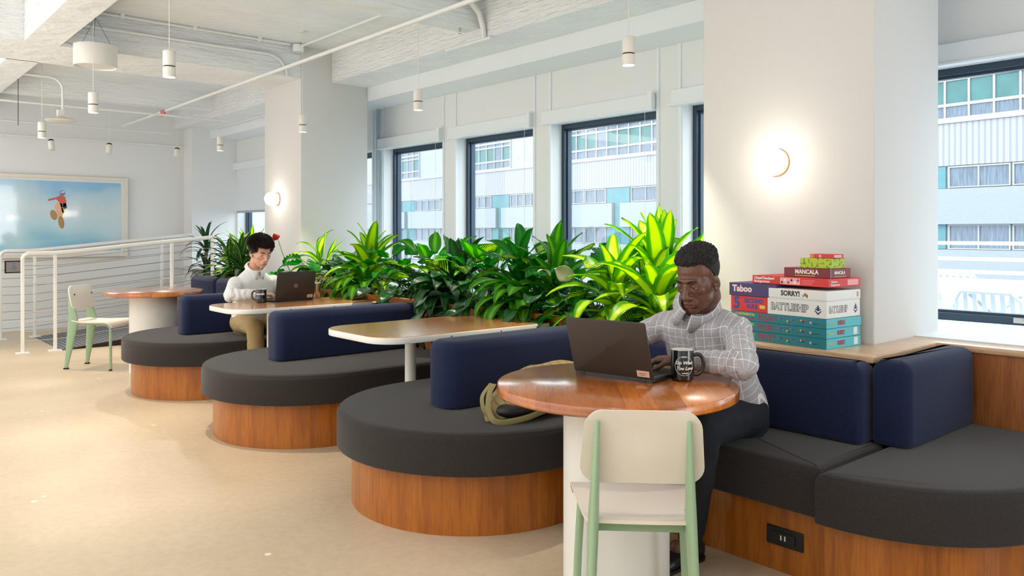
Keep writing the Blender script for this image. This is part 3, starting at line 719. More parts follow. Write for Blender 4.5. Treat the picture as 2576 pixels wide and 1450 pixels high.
t_ = thing('accessible_sign', 'small black-framed accessibility sign on the rear railing post', 'sign', (-11.17, 1.73, .87))
B().box(-.01, -.09, -.075, .01, .09, .075).obj('sign_frame', 'black_plastic', t_)
B().box(.008, -.075, -.06, .013, .075, .06).obj('sign_face', mat('sign_grey', srgb(150, 140, 132), .5), t_)
g = B(); g.lathe([(.008, .0125), (.008, .0145)], (0, 0, .04), 10, axis='X')
g.tube([(.0135, 0, .028), (.0135, 0, .0), (.0135, .018, .0), (.0135, .026, -.02)], .004, 6)
g.tube([(.0135, .004+.02*cos(a), -.014+.02*sin(a)) for a in [R(110+25*k) for k in range(9)]], .003, 6)
g.obj('wheelchair_symbol', mat('sign_blue', srgb(74, 126, 190), .5), t_)
# ------------------------------------------------------------------ framed picture
m, t, p = nt('picture_sky'); N = t.nodes; L = t.links
tc = N.new('ShaderNodeTexCoord'); sx = N.new('ShaderNodeSeparateXYZ'); L.new(tc.outputs['Object'], sx.inputs[0])
no = N.new('ShaderNodeTexNoise'); no.inputs['Scale'].default_value = 1.3; no.inputs['Detail'].default_value = 4; L.new(tc.outputs['Object'], no.inputs[0])
a = N.new('ShaderNodeMath'); a.operation = 'MULTIPLY'; a.inputs[1].default_value = .9; L.new(sx.outputs[2], a.inputs[0])
a2 = N.new('ShaderNodeMath'); a2.operation = 'ADD'; L.new(a.outputs[0], a2.inputs[0]); L.new(no.outputs[0], a2.inputs[1])
r = N.new('ShaderNodeValToRGB'); e = r.color_ramp.elements; e[0].position = .05; e[0].color = srgb(150, 206, 234); e[1].position = 1.1; e[1].color = srgb(150, 200, 236)
k = e.new(.35); k.color = srgb(196, 226, 238); k = e.new(.62); k.color = srgb(214, 230, 238); k = e.new(.85); k.color = srgb(190, 220, 238)
L.new(a2.outputs[0], r.inputs[0]); L.new(r.outputs[0], p.inputs['Base Color']); p.inputs['Roughness'].default_value = .08; p.inputs['Coat Weight'].default_value = .6; p.inputs['Coat Roughness'].default_value = .03
MAT['picture_sky'] = m
t_ = thing('framed_picture', 'large framed photograph of a motocross rider against a blue sky on the end wall', 'picture', (XE+.012, 1.75, 1.50))
hy, hz = 1.50, .55
b = B()
for y0, z0, y1, z1 in ((-hy, -hz, hy, -hz+.045), (-hy, hz-.045, hy, hz), (-hy, -hz+.045, -hy+.045, hz-.045), (hy-.045, -hz+.045, hy, hz-.045)): b.box(0, y0, z0, .05, y1, z1)
b.obj('frame', mat('frame_wood_white', srgb(238, 228, 214), .4), t_)
B().box(.0, -hy+.045, -hz+.045, .02, hy-.045, hz-.045).obj('mat_board', 'trim_white', t_)
pc = B().box(.02, -hy+.085, -hz+.085, .026, hy-.085, hz-.075).obj('print', 'picture_sky', t_)
# the rider, as flat printed shapes; y right, z up, centre at the photo's place
ry, rz_ = .64, .12
def flat(name, col, polys):
    b = B()
    for P in polys:
        n = len(P); b.add([(.0265, ry+y, rz_+z) for y, z in P], [tuple(range(n))])
    return b.obj(name, mat('print_'+name, col, .3), t_)
def el(cy, cz, a_, b_, rot=0, n=16): return [(cy+a_*cos(q)*cos(rot)-b_*sin(q)*sin(rot), cz+a_*cos(q)*sin(rot)+b_*sin(q)*cos(rot)) for q in [2*pi*k/n for k in range(n)]]
flat('printed_tyres', srgb(178, 140, 84), [el(.03, -.2, .035, .085, R(8)), el(-.06, -.10, .04, .07, R(15))])
flat('printed_hubs', srgb(226, 204, 160), [el(.03, -.2, .016, .05, R(8)), el(-.062, -.095, .02, .04, R(15))])
for o_ in list(t_.children)[-1:]: o_.location.x = .0008
flat('printed_frame', srgb(236, 184, 150), [[(-.05, .02), (-.01, .08), (.04, .05), (.06, -.06), (.03, -.16), (.0, -.15), (-.03, -.05)]])
for o_ in list(t_.children)[-1:]: o_.location.x = .0012
flat('printed_side_plate', srgb(240, 208, 70), [[(.03, .0), (.07, -.01), (.065, -.08), (.04, -.06)]])
for o_ in list(t_.children)[-1:]: o_.location.x = .0016
flat('printed_jersey', srgb(214, 92, 86), [[(-.13, .10), (-.11, .115), (-.02, .14), (.02, .17), (.075, .15), (.09, .09), (.09, .02), (.03, .0), (.01, .07), (-.03, .11), (-.12, .085)]])
for o_ in list(t_.children)[-1:]: o_.location.x = .002
flat('printed_trousers', srgb(60, 62, 104), [[(.055, .06), (.09, .06), (.1, .0), (.075, -.02), (.05, .0)]])
for o_ in list(t_.children)[-1:]: o_.location.x = .0024
flat('printed_helmet', srgb(120, 134, 156), [el(.045, .195, .035, .036)])
for o_ in list(t_.children)[-1:]: o_.location.x = .0028
flat('printed_visor', srgb(232, 236, 240), [[(.015, .2), (.05, .225), (.075, .205), (.045, .2)]])
for o_ in list(t_.children)[-1:]: o_.location.x = .0032
# ------------------------------------------------------------------ writing helper
def text_mesh(name, body, size, mt, parent, M, ext=.0006, bold=0, align='LEFT', shear=0, sx=1.0):
    cu = bpy.data.curves.new(name, 'FONT'); cu.body = body; cu.size = size; cu.extrude = ext; cu.offset = bold; cu.shear = shear
    cu.align_x = align; cu.align_y = 'CENTER'; cu.resolution_u = 3
    tmp = bpy.data.objects.new(name, cu); C.objects.link(tmp)
    bpy.context.view_layer.update()
    me = bpy.data.meshes.new_from_object(tmp.evaluated_get(bpy.context.evaluated_depsgraph_get()))
    bpy.data.objects.remove(tmp); bpy.data.curves.remove(cu)
    me.materials.clear(); me.materials.append(MAT[mt])
    for v in me.vertices: v.co.x *= sx
    o = bpy.data.objects.new(name, me); C.objects.link(o); o.parent = parent; o.matrix_local = M
    return o
FRONT = Matrix.Rotation(R(90), 4, 'X')                          # text facing -Y
SIDE = Matrix.Rotation(R(90), 4, 'Z') @ Matrix.Rotation(R(90), 4, 'X')   # text facing +X
def TR(x, y, z): return Matrix.Translation((x, y, z))
# ------------------------------------------------------------------ laptops
mat('laptop_black', srgb(54, 44, 36), .55, bump=.05, bscale=900, bdist=.001)
mat('laptop_dark', srgb(36, 36, 38), .4)
mat('silver_logo', srgb(196, 180, 158), .3, metal=.7)
mat('sticker', srgb(226, 190, 166), .5)
mat('print_grey', srgb(150, 120, 104), .6)
def laptop(label, x, y, rz, w_, d_, h_, lean, logo):
    """local +X along the hinge, +Y towards the user, lid leaning to -Y"""
    t_ = thing('laptop', label, 'laptop', (x, y, .7462), rz)
    B().prism(rrect(-w_/2, 0, w_/2, d_, .008, 4), .002, .017, .003, 2).obj('base', 'laptop_dark', t_)
    b = B()
    for r_ in range(5):
        for k in range(13): b.box(-w_*.42+k*w_*.84/13, d_*.22+r_*.019, .017, -w_*.42+(k+.86)*w_*.84/13, d_*.22+r_*.019+.015, .0185)
    o_ = b.obj('keyboard', 'black_plastic', t_, merge=False)
    B().box(-.05, d_*.66, .0168, .05, d_*.93, .0174).obj('touchpad', 'laptop_black', t_)
    lid = B().prism(rrect(-w_/2, 0, w_/2, h_, .009, 4), 0, .009, .002, 2).obj('lid', 'laptop_black', t_)
    # lid stands: local z of prism becomes -Y (outer face)
    lid.matrix_local = TR(0, .006, .012) @ Matrix.Rotation(R(90)+lean, 4, 'X')
    s_ = B().box(-w_/2+.012, .02, -.0012, w_/2-.012, h_-.012, .0002).obj('screen', mat('screen_dark', srgb(60, 66, 74), .2), lid)
    hb = B().box(-w_/2+.004, -.004, -.001, w_/2-.004, .011, .016)
    hb.obj('hinge_bar', 'laptop_dark', t_)
    b = B().box(-w_/2+.02, -.0055, .001, -w_/2+.045, -.003, .014).box(w_/2-.06, -.0055, .001, w_/2-.03, -.003, .014)
    b.obj('port', 'dark_metal', t_, merge=False)
    B().box(w_/2-.062, .012, .009, w_/2-.012, .036, .0096).obj('sticker', 'sticker', lid)
    B().box(w_/2-.055, .018, .0096, w_/2-.03, .021, .0098).box(w_/2-.055, .025, .0096, w_/2-.022, .028, .0098).obj('sticker_print', 'print_grey', lid, merge=False)
    if logo:
        g = B(); n = 32
        vs = []; fs = []
        for k in range(n):
            a = 2*pi*k/n
            for rr, z in ((.0165, .009), (.0165, .0098), (.0135, .0098), (.0135, .009)): vs.append((rr*cos(a), h_*.5+rr*sin(a), z))
        for k in range(n):
            for q in range(4): fs.append((k*4+q, ((k+1) % n)*4+q, ((k+1) % n)*4+(q+1) % 4, k*4+(q+1) % 4))
        g.add(vs, fs); g.obj('logo_ring', 'silver_logo', lid)
        text_mesh('logo_letters', 'DELL', .0095, 'silver_logo', lid, TR(0, h_*.5, .0094), .0004, .0004, 'CENTER')
    else:
        text_mesh('logo_letters', 'DELL', .011, 'laptop_dark', lid, TR(0, h_*.5, .0092), .0002, .0004, 'CENTER')
    return t_
laptop('large dark laptop on the near round table, its lid towards the viewer', -1.975, 2.205, R(11), .335, .235, .222, R(18), False)
laptop('dark laptop with a round logo in front of the man in the white shirt', -5.845, 2.80, R(97), .345, .235, .225, R(10), True)
# ------------------------------------------------------------------ mugs and tumbler
mat('print_white', srgb(236, 234, 230), .5)
mat('mug_inside', srgb(226, 224, 218), .3)
def mug(label, x, y, az, r, h, words):
    t_ = thing('mug', label, 'mug', (x, y, .7462), az)
    b = B().lathe([(r-.008, .0), (r-.001, .004), (r, .012), (r, h-.003), (r-.001, h)], n=48)
    b.f = b.f[:-1]; b.mi = b.mi[:-1]; b.sm = b.sm[:-1]
    b.obj('mug_body', 'black_gloss', t_)
    b = B().lathe([(r-.001, h), (r-.0025, h+.0005), (r-.004, h-.002), (r-.0045, .012), (.001, .008)], n=48, cap=False).obj('lining', 'mug_inside', t_)
    pts = [(r-.004, 0, h*.82), (r+.016, 0, h*.85), (r+.03, 0, h*.74), (r+.034, 0, h*.5), (r+.027, 0, h*.3), (r+.012, 0, h*.2), (r-.004, 0, h*.2)]
    B().tube(spl(pts), .0055, 10, flat=1.3).obj('handle', 'black_gloss', t_)
    def wrap(o, ang, z0, rr):           # bends flat letters (x right, y up) round the cup
        for v in o.data.vertices:
            a = ang + v.co.x/rr; q = rr+.0004+v.co.z
            v.co = (q*cos(a), q*sin(a), z0+v.co.y)
        o.data.update()
    for body, sz, zz, ang, bold, shear in words:
        o = text_mesh('lettering', body, sz, 'print_white', t_, Matrix.Identity(4), .0004, bold, 'CENTER', shear)
        bm = bmesh.new(); bm.from_mesh(o.data); bmesh.ops.subdivide_edges(bm, edges=[e for e in bm.edges if e.calc_length() > .003], cuts=2); bm.to_mesh(o.data); bm.free()
        wrap(o, ang, zz, r)
    return t_
# angle (in the cup's own frame) of the side that faces the viewer; the handle is on local +X
mg = mug('black mug with white round lettering on the near table', -1.79, 2.375, R(38), .0415, .112,
    [('Do What', .0165, .068, R(-82), .0006, .35), ('You Love', .0165, .048, R(-78), .0006, .35), ('ALWAYS', .0045, .0885, R(-82), .0002, 0), ('wework', .0062, .031, R(-78), .0004, 0)])
b = B(); n = 48; pts = []
for k in range(n):
    a = 2*pi*k/n; uu, vv = .0345*cos(a), .0345*sin(a); an = R(-81)+uu/.0415; pts.append((.0419*cos(an), .0419*sin(an), .057+vv))
b.tube(pts, .0007, 5, closed=True); b.obj('ring_print', 'print_white', mg)
mug('black mug with a white word on the table of the man in white', -5.885, 2.545, R(222), .041, .103, [('wework', .019, .068, R(-267+12), .0012, 0)])
t_ = thing('tumbler', 'brushed steel tumbler beside the far laptop', 'cup', (-5.99, 3.06, .7462))
B().lathe([(.027, 0), (.029, .003), (.038, .118), (.039, .122), (.037, .124)], n=40).obj('cup_body', 'steel', t_)
B().lathe([(.0395, .121), (.0395, .127), (.036, .129)], n=40).obj('lid', mat('clear_lid', srgb(214, 222, 224), .2), t_)
o_ = text_mesh('lettering', 'wework', .0085, 'dark_metal', t_, Matrix.Identity(4), .0003, .0002, 'CENTER')
for v in o_.data.vertices:
    a = R(-52)+v.co.x/.034; q = .0345+v.co.z; v.co = (q*cos(a), q*sin(a), .062+v.co.y)
# ------------------------------------------------------------------ board games
def inks(name, c): return mat(name, srgb(*c), .45)
inks('box_teal', (22, 128, 138)); inks('box_teal_light', (90, 190, 200)); inks('box_white', (238, 236, 232)); inks('box_red', (218, 44, 40)); inks('box_purple', (66, 48, 104))
inks('box_maroon', (124, 24, 34)); inks('ink_red', (176, 40, 56)); inks('ink_black', (26, 26, 30)); inks('ink_blue', (34, 74, 150)); inks('ink_yellow', (240, 206, 70)); inks('ink_pink', (238, 170, 170)); inks('ink_green', (60, 150, 70)); inks('ink_navy', (30, 50, 96)); inks('ink_magenta', (200, 60, 130)); inks('box_blue_edge', (96, 112, 168)); inks('ink_teal_dark', (14, 90, 110))
m, t, p = nt('box_lime'); tc = t.nodes.new('ShaderNodeTexCoord'); n_ = t.nodes.new('ShaderNodeTexNoise'); n_.inputs['Scale'].default_value = 75; n_.inputs['Detail'].default_value = 1
rp = t.nodes.new('ShaderNodeValToRGB'); rp.color_ramp.elements[0].position = .36; rp.color_ramp.elements[0].color = srgb(96, 120, 30); rp.color_ramp.elements[1].position = .45; rp.color_ramp.elements[1].color = srgb(180, 204, 40)
t.links.new(tc.outputs['Object'], n_.inputs[0]); t.links.new(n_.outputs[0], rp.inputs[0]); t.links.new(rp.outputs[0], p.inputs['Base Color']); MAT['box_lime'] = m
GX, GY = -1.683, 3.228; GR = R(-4.5)
def game(label, dx, dy, z, L_, W_, H_, mt, rz=0, lip=None):
    """front right bottom corner at the origin; front faces -Y, runs to -X"""
    c_, s_ = cos(GR), sin(GR)
    t_ = thing('board_game', label, 'board game', (GX+dx*c_-dy*s_, GY+dx*s_+dy*c_, z), GR+rz, 'stack of board games on the ledge')
    if lip:
        B().box(-L_+.002, .002, 0, -.002, W_-.002, H_-.002).obj('tray', mt, t_)
        B().box(-L_, 0, lip, 0, W_, H_).obj('lid', mt, t_, bevel=.0015)
    else:
        B().box(-L_, 0, 0, 0, W_, H_).obj('carton', mt, t_, bevel=.0015)
    return t_
def T_(t_, body, size, x, z, mt, bold=0, side=False, W=0, sx=1, shear=0, nm='lettering', ext=.0003, dy=0):
    M = (TR(.0003+ext, x, z) @ SIDE) if side else (TR(x, -.0003-dy, z) @ FRONT)
    return text_mesh(nm, body, size, mt, t_, M, ext, bold, 'LEFT', shear, sx)
def patch(t_, x0, z0, x1, z1, mt, side=False, nm='print_patch', d=.0004):
    b = B()
    if side: b.box(0, x0, z0, d, x1, z1)
    else: b.box(x0, -d, z0, x1, 0, z1)
    return b.obj(nm, mt, t_)
def blob(t_, x, z, r, mt, nm='printed_piece', n=7, d=.0006, rr=None):
    P = [((rr or r)*cos(2*pi*k/n), r*sin(2*pi*k/n)) for k in range(n)]
    B().add([(x+a, -d, z+b_) for a, b_ in P]+[(x+a, 0, z+b_) for a, b_ in P], [tuple(range(n))]+[(k, k+n, (k+1) % n+n, (k+1) % n) for k in range(n)]).obj(nm, mt, t_)
z = lz
for k, (nm, h) in enumerate((('bottom', .044), ('middle', .043), ('top', .042))):
    g = game('teal boxed game, %s of the three teal boxes' % nm, 0 if k else 0, .0, z, .50, .27, h, 'box_teal', R((0, .6, -.5)[k]))
    T_(g, 'RISK!', .040, -.345, h*.5, 'ink_red', .0003, sx=1.05)
    T_(g, 'CONTINENTAL', .016, -.475, h*.72, 'ink_yellow', .0003); T_(g, 'BOARD GAME', .010, -.43, h*.32, 'ink_red', .0003)
    rnd = random.Random(5)
    for q in range(13):
        blob(g, -.235+q*.011+rnd.uniform(-.003, .003), h*(.32+.36*rnd.random()), rnd.uniform(.003, .0055), ['ink_magenta', 'ink_blue', 'ink_green', 'ink_red', 'ink_yellow', 'ink_navy'][q % 6])
    blob(g, -.075, h*.5, .006, 'ink_pink', 'star_print', 5); T_(g, 'games', .012, -.062, h*.45, 'ink_teal_dark')
    patch(g, .002, .001, .268, h-.001, 'box_teal_light', True, 'side_print', .0003)
    T_(g, 'RISK!', .026, .085, h*.5, 'ink_red', .0008, True, ext=.0005)
    T_(g, 'STRATEGY', .008, .018, h*.5, 'ink_yellow', .0003, True, ext=.0005)
    if k < 2: patch(g, .215, .006, .245, h-.006, 'box_white', True, 'barcode_patch', .0008)
    z += h+.0005
zt_ = z
g = game('red boxed game with a large blue five, left of the white boxes', -.245, .012, zt_, .262, .26, .072, 'box_red')
T_(g, '5', .074, -.246, .036, 'ink_blue', .003); T_(g, 'SECOND', .026, -.185, .050, 'ink_blue', .0012, sx=1.0); T_(g, 'RULE', .026, -.172, .024, 'ink_blue', .0012)
patch(g, -.10, .018, -.07, .034, 'ink_yellow', nm='yellow_patch')
g = game('purple boxed game with a glowing white word, left end of the stack', -.25, .006, zt_+.0725, .262, .26, .060, 'box_purple')
T_(g, 'Taboo', .041, -.243, .033, 'ink_pink', .0022, sx=1.02, ext=.0001); T_(g, 'Taboo', .041, -.243, .033, 'box_white', .0004, sx=1.02, ext=.0005)
g = game('white game box with outlined capitals and an anchor-like emblem above the teal boxes', -.001, .004, zt_, .295, .262, .074, 'box_white')
T_(g, 'BATTLESHIP', .044, -.277, .036, 'ink_black', .0024, sx=.80, ext=.0001); T_(g, 'BATTLESHIP', .044, -.277, .036, 'box_white', -.0002, sx=.80, ext=.0006)
def emblem(g, x, side=False):
    b = B(); P = [[(0, -.022), (.018, -.004), (.012, -.004), (0, -.014), (-.012, -.004), (-.018, -.004)], [(-.006, -.004), (.006, -.004), (.002, .02), (-.002, .02)], [(-.014, .0), (.014, .0), (.014, .004), (-.014, .004)], [(-.009, .008), (.009, .008), (.009, .011), (-.009, .011)]]
    for q, p_ in enumerate(P):
        d = .0006+.0002*q; n = len(p_)
        vs = [(x+a, -d, .036+c_) for a, c_ in p_]+[(x+a, 0, .036+c_) for a, c_ in p_] if not side else [(d, x+a, .036+c_) for a, c_ in p_]+[(0, x+a, .036+c_) for a, c_ in p_]
        b.add(vs, [tuple(range(n))]+[(k, k+n, (k+1) % n+n, (k+1) % n) for k in range(n)])
    b.obj('ship_emblem', 'ink_navy', g, merge=False)
emblem(g, -.04)
T_(g, 'BATTLESHIP', .040, .02, .036, 'ink_black', .0020, True, sx=.66, ext=.0001); T_(g, 'BATTLESHIP', .040, .02, .036, 'box_white', -.0002, True, sx=.66, ext=.0006)
emblem(g, .225, True)
g = game('white lidded game box with bold black capitals directly below the long red box', .002, .0, zt_+.0745, .29, .265, .044, 'box_white', 0, lip=.004)
T_(g, 'SORRY!', .031, -.225, .024, 'ink_black', .0012, sx=.92)
for k, (mm, xx) in enumerate((('ink_green', -.112), ('ink_navy', -.103), ('ink_red', -.094), ('ink_yellow', -.1))): blob(g, xx, .018+.006*(k % 2), .009, mm, 'printed_pawn', 3+k, rr=.005)
for q in range(4): patch(g, .235+q*.0035, .012, .2365+q*.0035, .034, 'print_grey', True, 'barcode_bar')
zc = zt_+.1335
g = game('long flat red game box lying across the purple and white boxes', -.005, .022, zc, .40, .235, .037, 'box_red', R(-2.5))
T_(g, 'Chess/Checkers/', .0165, -.39, .0255, 'box_white', .0006); T_(g, 'Backgammon', .0165, -.39, .0105, 'box_white', .0006)
patch(g, -.245, .004, -.14, .033, 'ink_pink', nm='photo_patch')
for k in range(6): blob(g, -.235+k*.017, .012+.011*(k % 2), .007, ['ink_black', 'box_white', 'ink_red'][k % 3], n=4, d=.0009)
for k in range(3): patch(g, -.13, .009+k*.0075, -.08+.008*k, .0105+k*.0075, 'ink_pink', nm='fine_print')
T_(g, 'Checkers', .012, .02, .023, 'box_white', .0003, True); T_(g, 'Backgammon', .012, .02, .010, 'box_white', .0003, True); patch(g, .14, .006, .22, .031, 'ink_pink', True, 'photo_patch')
zc += .0375
g = game('maroon game box directly under the lime green box', -.012, .05, zc, .232, .155, .041, 'box_maroon', R(-1))
T_(g, 'MANCALA', .026, -.175, .024, 'box_white', .0009, sx=.95); patch(g, -.175, .006, -.075, .0085, 'ink_yellow', nm='gold_line')
patch(g, 0, 0, .008, .041, 'box_blue_edge', True, 'blue_edge'); T_(g, 'MANCALA', .020, .03, .023, 'box_white', .0007, True, sx=.85); patch(g, .03, .006, .12, .008, 'ink_yellow', True, 'gold_line')
zc += .0415
g = game('lime green patterned game box near the top of the stack', -.026, .07, zc, .148, .115, .044, 'box_lime', R(-1)); zc += .0445
g = game('small red card game box on the very top of the stack', -.018, .082, zc, .118, .075, .018, 'box_red', R(-3))
blob(g, -.105, .009, .007, 'ink_yellow', n=9, rr=.014); blob(g, -.065, .009, .007, 'ink_pink', n=6, rr=.007); patch(g, .008, .003, .06, .015, 'ink_pink', True, 'photo_patch')
T_(g, 'UNO', .011, -.113, .009, 'ink_red', .0004, ext=.0009)
# ------------------------------------------------------------------ olive bag on the third banquette
m, t, p = nt('quilted_olive'); N = t.nodes; L = t.links
tc = N.new('ShaderNodeTexCoord'); mp = N.new('ShaderNodeMapping'); mp.inputs['Rotation'].default_value = (0, 0, R(45)); L.new(tc.outputs['UV'], mp.inputs[0])
hs = []
sx = N.new('ShaderNodeSeparateXYZ'); L.new(mp.outputs[0], sx.inputs[0])
for q in range(2):
    a = N.new('ShaderNodeMath'); a.operation = 'MULTIPLY'; a.inputs[1].default_value = 85; L.new(sx.outputs[q], a.inputs[0])
    c_ = N.new('ShaderNodeMath'); c_.operation = 'SINE'; L.new(a.outputs[0], c_.inputs[0]); d_ = N.new('ShaderNodeMath'); d_.operation = 'ABSOLUTE'; L.new(c_.outputs[0], d_.inputs[0]); hs.append(d_)
mm = N.new('ShaderNodeMath'); mm.operation = 'MINIMUM'; L.new(hs[0].outputs[0], mm.inputs[0]); L.new(hs[1].outputs[0], mm.inputs[1])
pw = N.new('ShaderNodeMath'); pw.operation = 'POWER'; pw.inputs[1].default_value = .4; L.new(mm.outputs[0], pw.inputs[0])
bp_ = N.new('ShaderNodeBump'); bp_.inputs['Strength'].default_value = 1; bp_.inputs['Distance'].default_value = .012; L.new(pw.outputs[0], bp_.inputs['Height']); L.new(bp_.outputs[0], p.inputs['Normal'])
p.inputs['Base Color'].default_value = srgb(150, 130, 84); p.inputs['Roughness'].default_value = .8; MAT['quilted_olive'] = m
mat('webbing', srgb(140, 128, 84), .85, bump=.4, bscale=300, bdist=.002)
t_ = thing('bag', 'olive quilted bag with dark lining lying on the nearest banquette', 'bag', (-2.72, 2.55, .452), 0)
b = B(); n = 36; m_ = 30; vs = []
for i in range(m_+1):
    v = i/m_; y = -.34+.66*v; e = max(.02, (1-abs(2*v-1)**3.2))**.5
    for k in range(n):
        a = 2*pi*k/n; ca, sa = cos(a), sin(a)
        hx = .115*e*(1+.07*sin(v*9)); hz_ = (.105 if v < .2 else .115)*e*(1+.06*sin(v*7+1))*(.55+.45*min(1, v*2.4))
        vs.append((hx*math.copysign(abs(ca)**.8, ca)+.02*sin(v*5), y, hz_*(1+math.copysign(abs(sa)**.8, sa))))
fs = [(i*n+k, i*n+(k+1) % n, (i+1)*n+(k+1) % n, (i+1)*n+k) for i in range(m_) for k in range(n)]+[tuple(range(n))[::-1], tuple(m_*n+k for k in range(n))]
o = b.add(vs, fs, 0, True).obj('bag_body', 'quilted_olive', t_, merge=False)
uv = o.data.uv_layers.new(name='UVMap')
for li, lp in enumerate(o.data.loops):
    v = o.data.vertices[lp.vertex_index].co; uv.data[li].uv = (v.y, v.x*.7+v.z)
B().ball((.06, -.16, .05), (.07, .17, .048), 12).obj('lining', 'black_plastic', t_)
def strap(pts, w_, nm='strap'):
    b = B(); b.tube(spl(pts), w_, 10, flat=.18); return b.obj(nm, 'webbing', t_)
strap([(.0, -.30, .16), (.02, -.345, .12), (.04, -.36, .05), (.08, -.345, .012), (.13, -.24, .02), (.15, -.12, .045), (.15, .02, .06)], .013)
strap([(-.02, -.30, .16), (-.02, -.35, .11), (.0, -.355, .05), (.03, -.33, .015)], .013)
B().ball((.065, -.30, .055), (.014, .012, .01), 8).obj('knot', 'webbing', t_)
B().tube([(.12, -.1, .03), (.14, -.0, .03), (.13, .06, .012)], .006, 8).obj('buckle', 'steel', t_)
# ------------------------------------------------------------------ people
from mathutils import noise
mat('skin_deep', srgb(104, 68, 52), .42, var=.10, scale=30, bump=.12, bscale=420, bdist=.001)
mat('lip_deep', srgb(112, 68, 62), .38); mat('skin_light', srgb(222, 166, 140), .45, var=.06, scale=30, bump=.1, bscale=420, bdist=.001)
mat('lip_light', srgb(200, 134, 118), .4); mat('eye_white', srgb(226, 220, 214), .15, coat=1); mat('iris_brown', srgb(46, 28, 20), .1, coat=1)
mat('hair_black', srgb(26, 22, 21), .75, var=.4, scale=180, bump=.6, bscale=260, bdist=.003); mat('hair_dark_brown', srgb(40, 28, 24), .5, var=.35, scale=160, stretch=(1, 1, .3))
mat('shirt_white', srgb(238, 236, 234), .75, bump=.15, bscale=600, bdist=.001, spec=.2)
mat('khaki', srgb(174, 150, 108), .85, var=.05, scale=6, bump=.25, bscale=500, bdist=.002, spec=.2)
mat('denim_black', srgb(40, 42, 48), .9, var=.18, scale=300, bump=.25, bscale=500, bdist=.002, spec=.2)
mat('shoe_black', srgb(26, 24, 24), .4); mat('button_pearl', srgb(224, 220, 212), .3)
m, t, p = nt('shirt_plaid'); N = t.nodes; L = t.links
uvn = N.new('ShaderNodeUVMap'); sx = N.new('ShaderNodeSeparateXYZ'); L.new(uvn.outputs[0], sx.inputs[0])
def line_mask(out, period, width):
    a = N.new('ShaderNodeMath'); a.operation = 'DIVIDE'; a.inputs[1].default_value = period; L.new(out, a.inputs[0])
    f = N.new('ShaderNodeMath'); f.operation = 'FRACT'; L.new(a.outputs[0], f.inputs[0])
    l = N.new('ShaderNodeMath'); l.operation = 'LESS_THAN'; l.inputs[1].default_value = width/period; L.new(f.outputs[0], l.inputs[0]); return l.outputs[0]
def mx_(a, b, op='MAXIMUM'):
    q = N.new('ShaderNodeMath'); q.operation = op; L.new(a, q.inputs[0]); L.new(b, q.inputs[1]); return q.outputs[0]
wl = mx_(line_mask(sx.outputs[0], .032, .0020), line_mask(sx.outputs[1], .032, .0020))
dl = mx_(line_mask(sx.outputs[0], .0034, .0016), line_mask(sx.outputs[1], .0034, .0016))
bl = mx_(line_mask(sx.outputs[0], .060, .030), line_mask(sx.outputs[1], .060, .030), 'ADD')
c1 = N.new('ShaderNodeMixRGB'); c1.inputs[1].default_value = srgb(206, 202, 205); c1.inputs[2].default_value = srgb(192, 188, 191); L.new(bl, c1.inputs[0])
c2 = N.new('ShaderNodeMixRGB'); c2.inputs[2].default_value = srgb(150, 146, 152); L.new(c1.outputs[0], c2.inputs[1])
h_ = N.new('ShaderNodeMath'); h_.operation = 'MULTIPLY'; h_.inputs[1].default_value = .55; L.new(dl, h_.inputs[0]); L.new(h_.outputs[0], c2.inputs[0])
c3 = N.new('ShaderNodeMixRGB'); c3.inputs[2].default_value = srgb(240, 238, 236); L.new(c2.outputs[0], c3.inputs[1]); L.new(wl, c3.inputs[0])
L.new(c3.outputs[0], p.inputs['Base Color']); p.inputs['Roughness'].default_value = .8; p.inputs['Specular IOR Level'].default_value = .2; MAT['shirt_plaid'] = m

def remeshed(b, vox, smooth=2, fac=.5):
    me = b.mesh('tmp', ['wall_paint']); o = bpy.data.objects.new('tmp', me); C.objects.link(o)
    r = o.modifiers.new('r', 'REMESH'); r.mode = 'VOXEL'; r.voxel_size = vox; r.use_smooth_shade = True
    if smooth: s_ = o.modifiers.new('s', 'SMOOTH'); s_.iterations = smooth; s_.factor = fac
    bpy.context.view_layer.update()
    out = bpy.data.meshes.new_from_object(o.evaluated_get(bpy.context.evaluated_depsgraph_get()))
    bpy.data.objects.remove(o); bpy.data.meshes.remove(me); out.materials.clear(); return out
def loft(b, secs, n=28, power=2.3):
    """secs: (centre, half-width vector, half-depth vector)"""
    vs = []
    for c, U, V in secs:
        for k in range(n):
            a = 2*pi*k/n; ca, sa = cos(a), sin(a)
            vs.append(Vector(c)+Vector(U)*math.copysign(abs(ca)**(2/power), ca)+Vector(V)*math.copysign(abs(sa)**(2/power), sa))
    K = len(secs); fs = [(i*n+k, i*n+(k+1) % n, (i+1)*n+(k+1) % n, (i+1)*n+k) for i in range(K-1) for k in range(n)]
    fs += [tuple(range(n))[::-1], tuple((K-1)*n+k for k in range(n))]
    # keep faces outward: make sure the loft is wound the right way
    c0, U0, V0 = secs[0]; ax = Vector(secs[-1][0])-Vector(c0)
    if Vector(U0).cross(Vector(V0)).dot(ax) < 0: fs = [f[::-1] for f in fs]
    return b.add(vs, fs, 0, True)
def bone(b, p, q, r0, r1, n=16, mid=None):
    p, q = Vector(p), Vector(q)
    b.ball(p, r0, 10); b.ball(q, r1, 10)
    if mid: b.tube([p, p.lerp(q, .35), q], [r0, mid, r1], n)
    else: b.tube([p, q], [r0, r1], n)
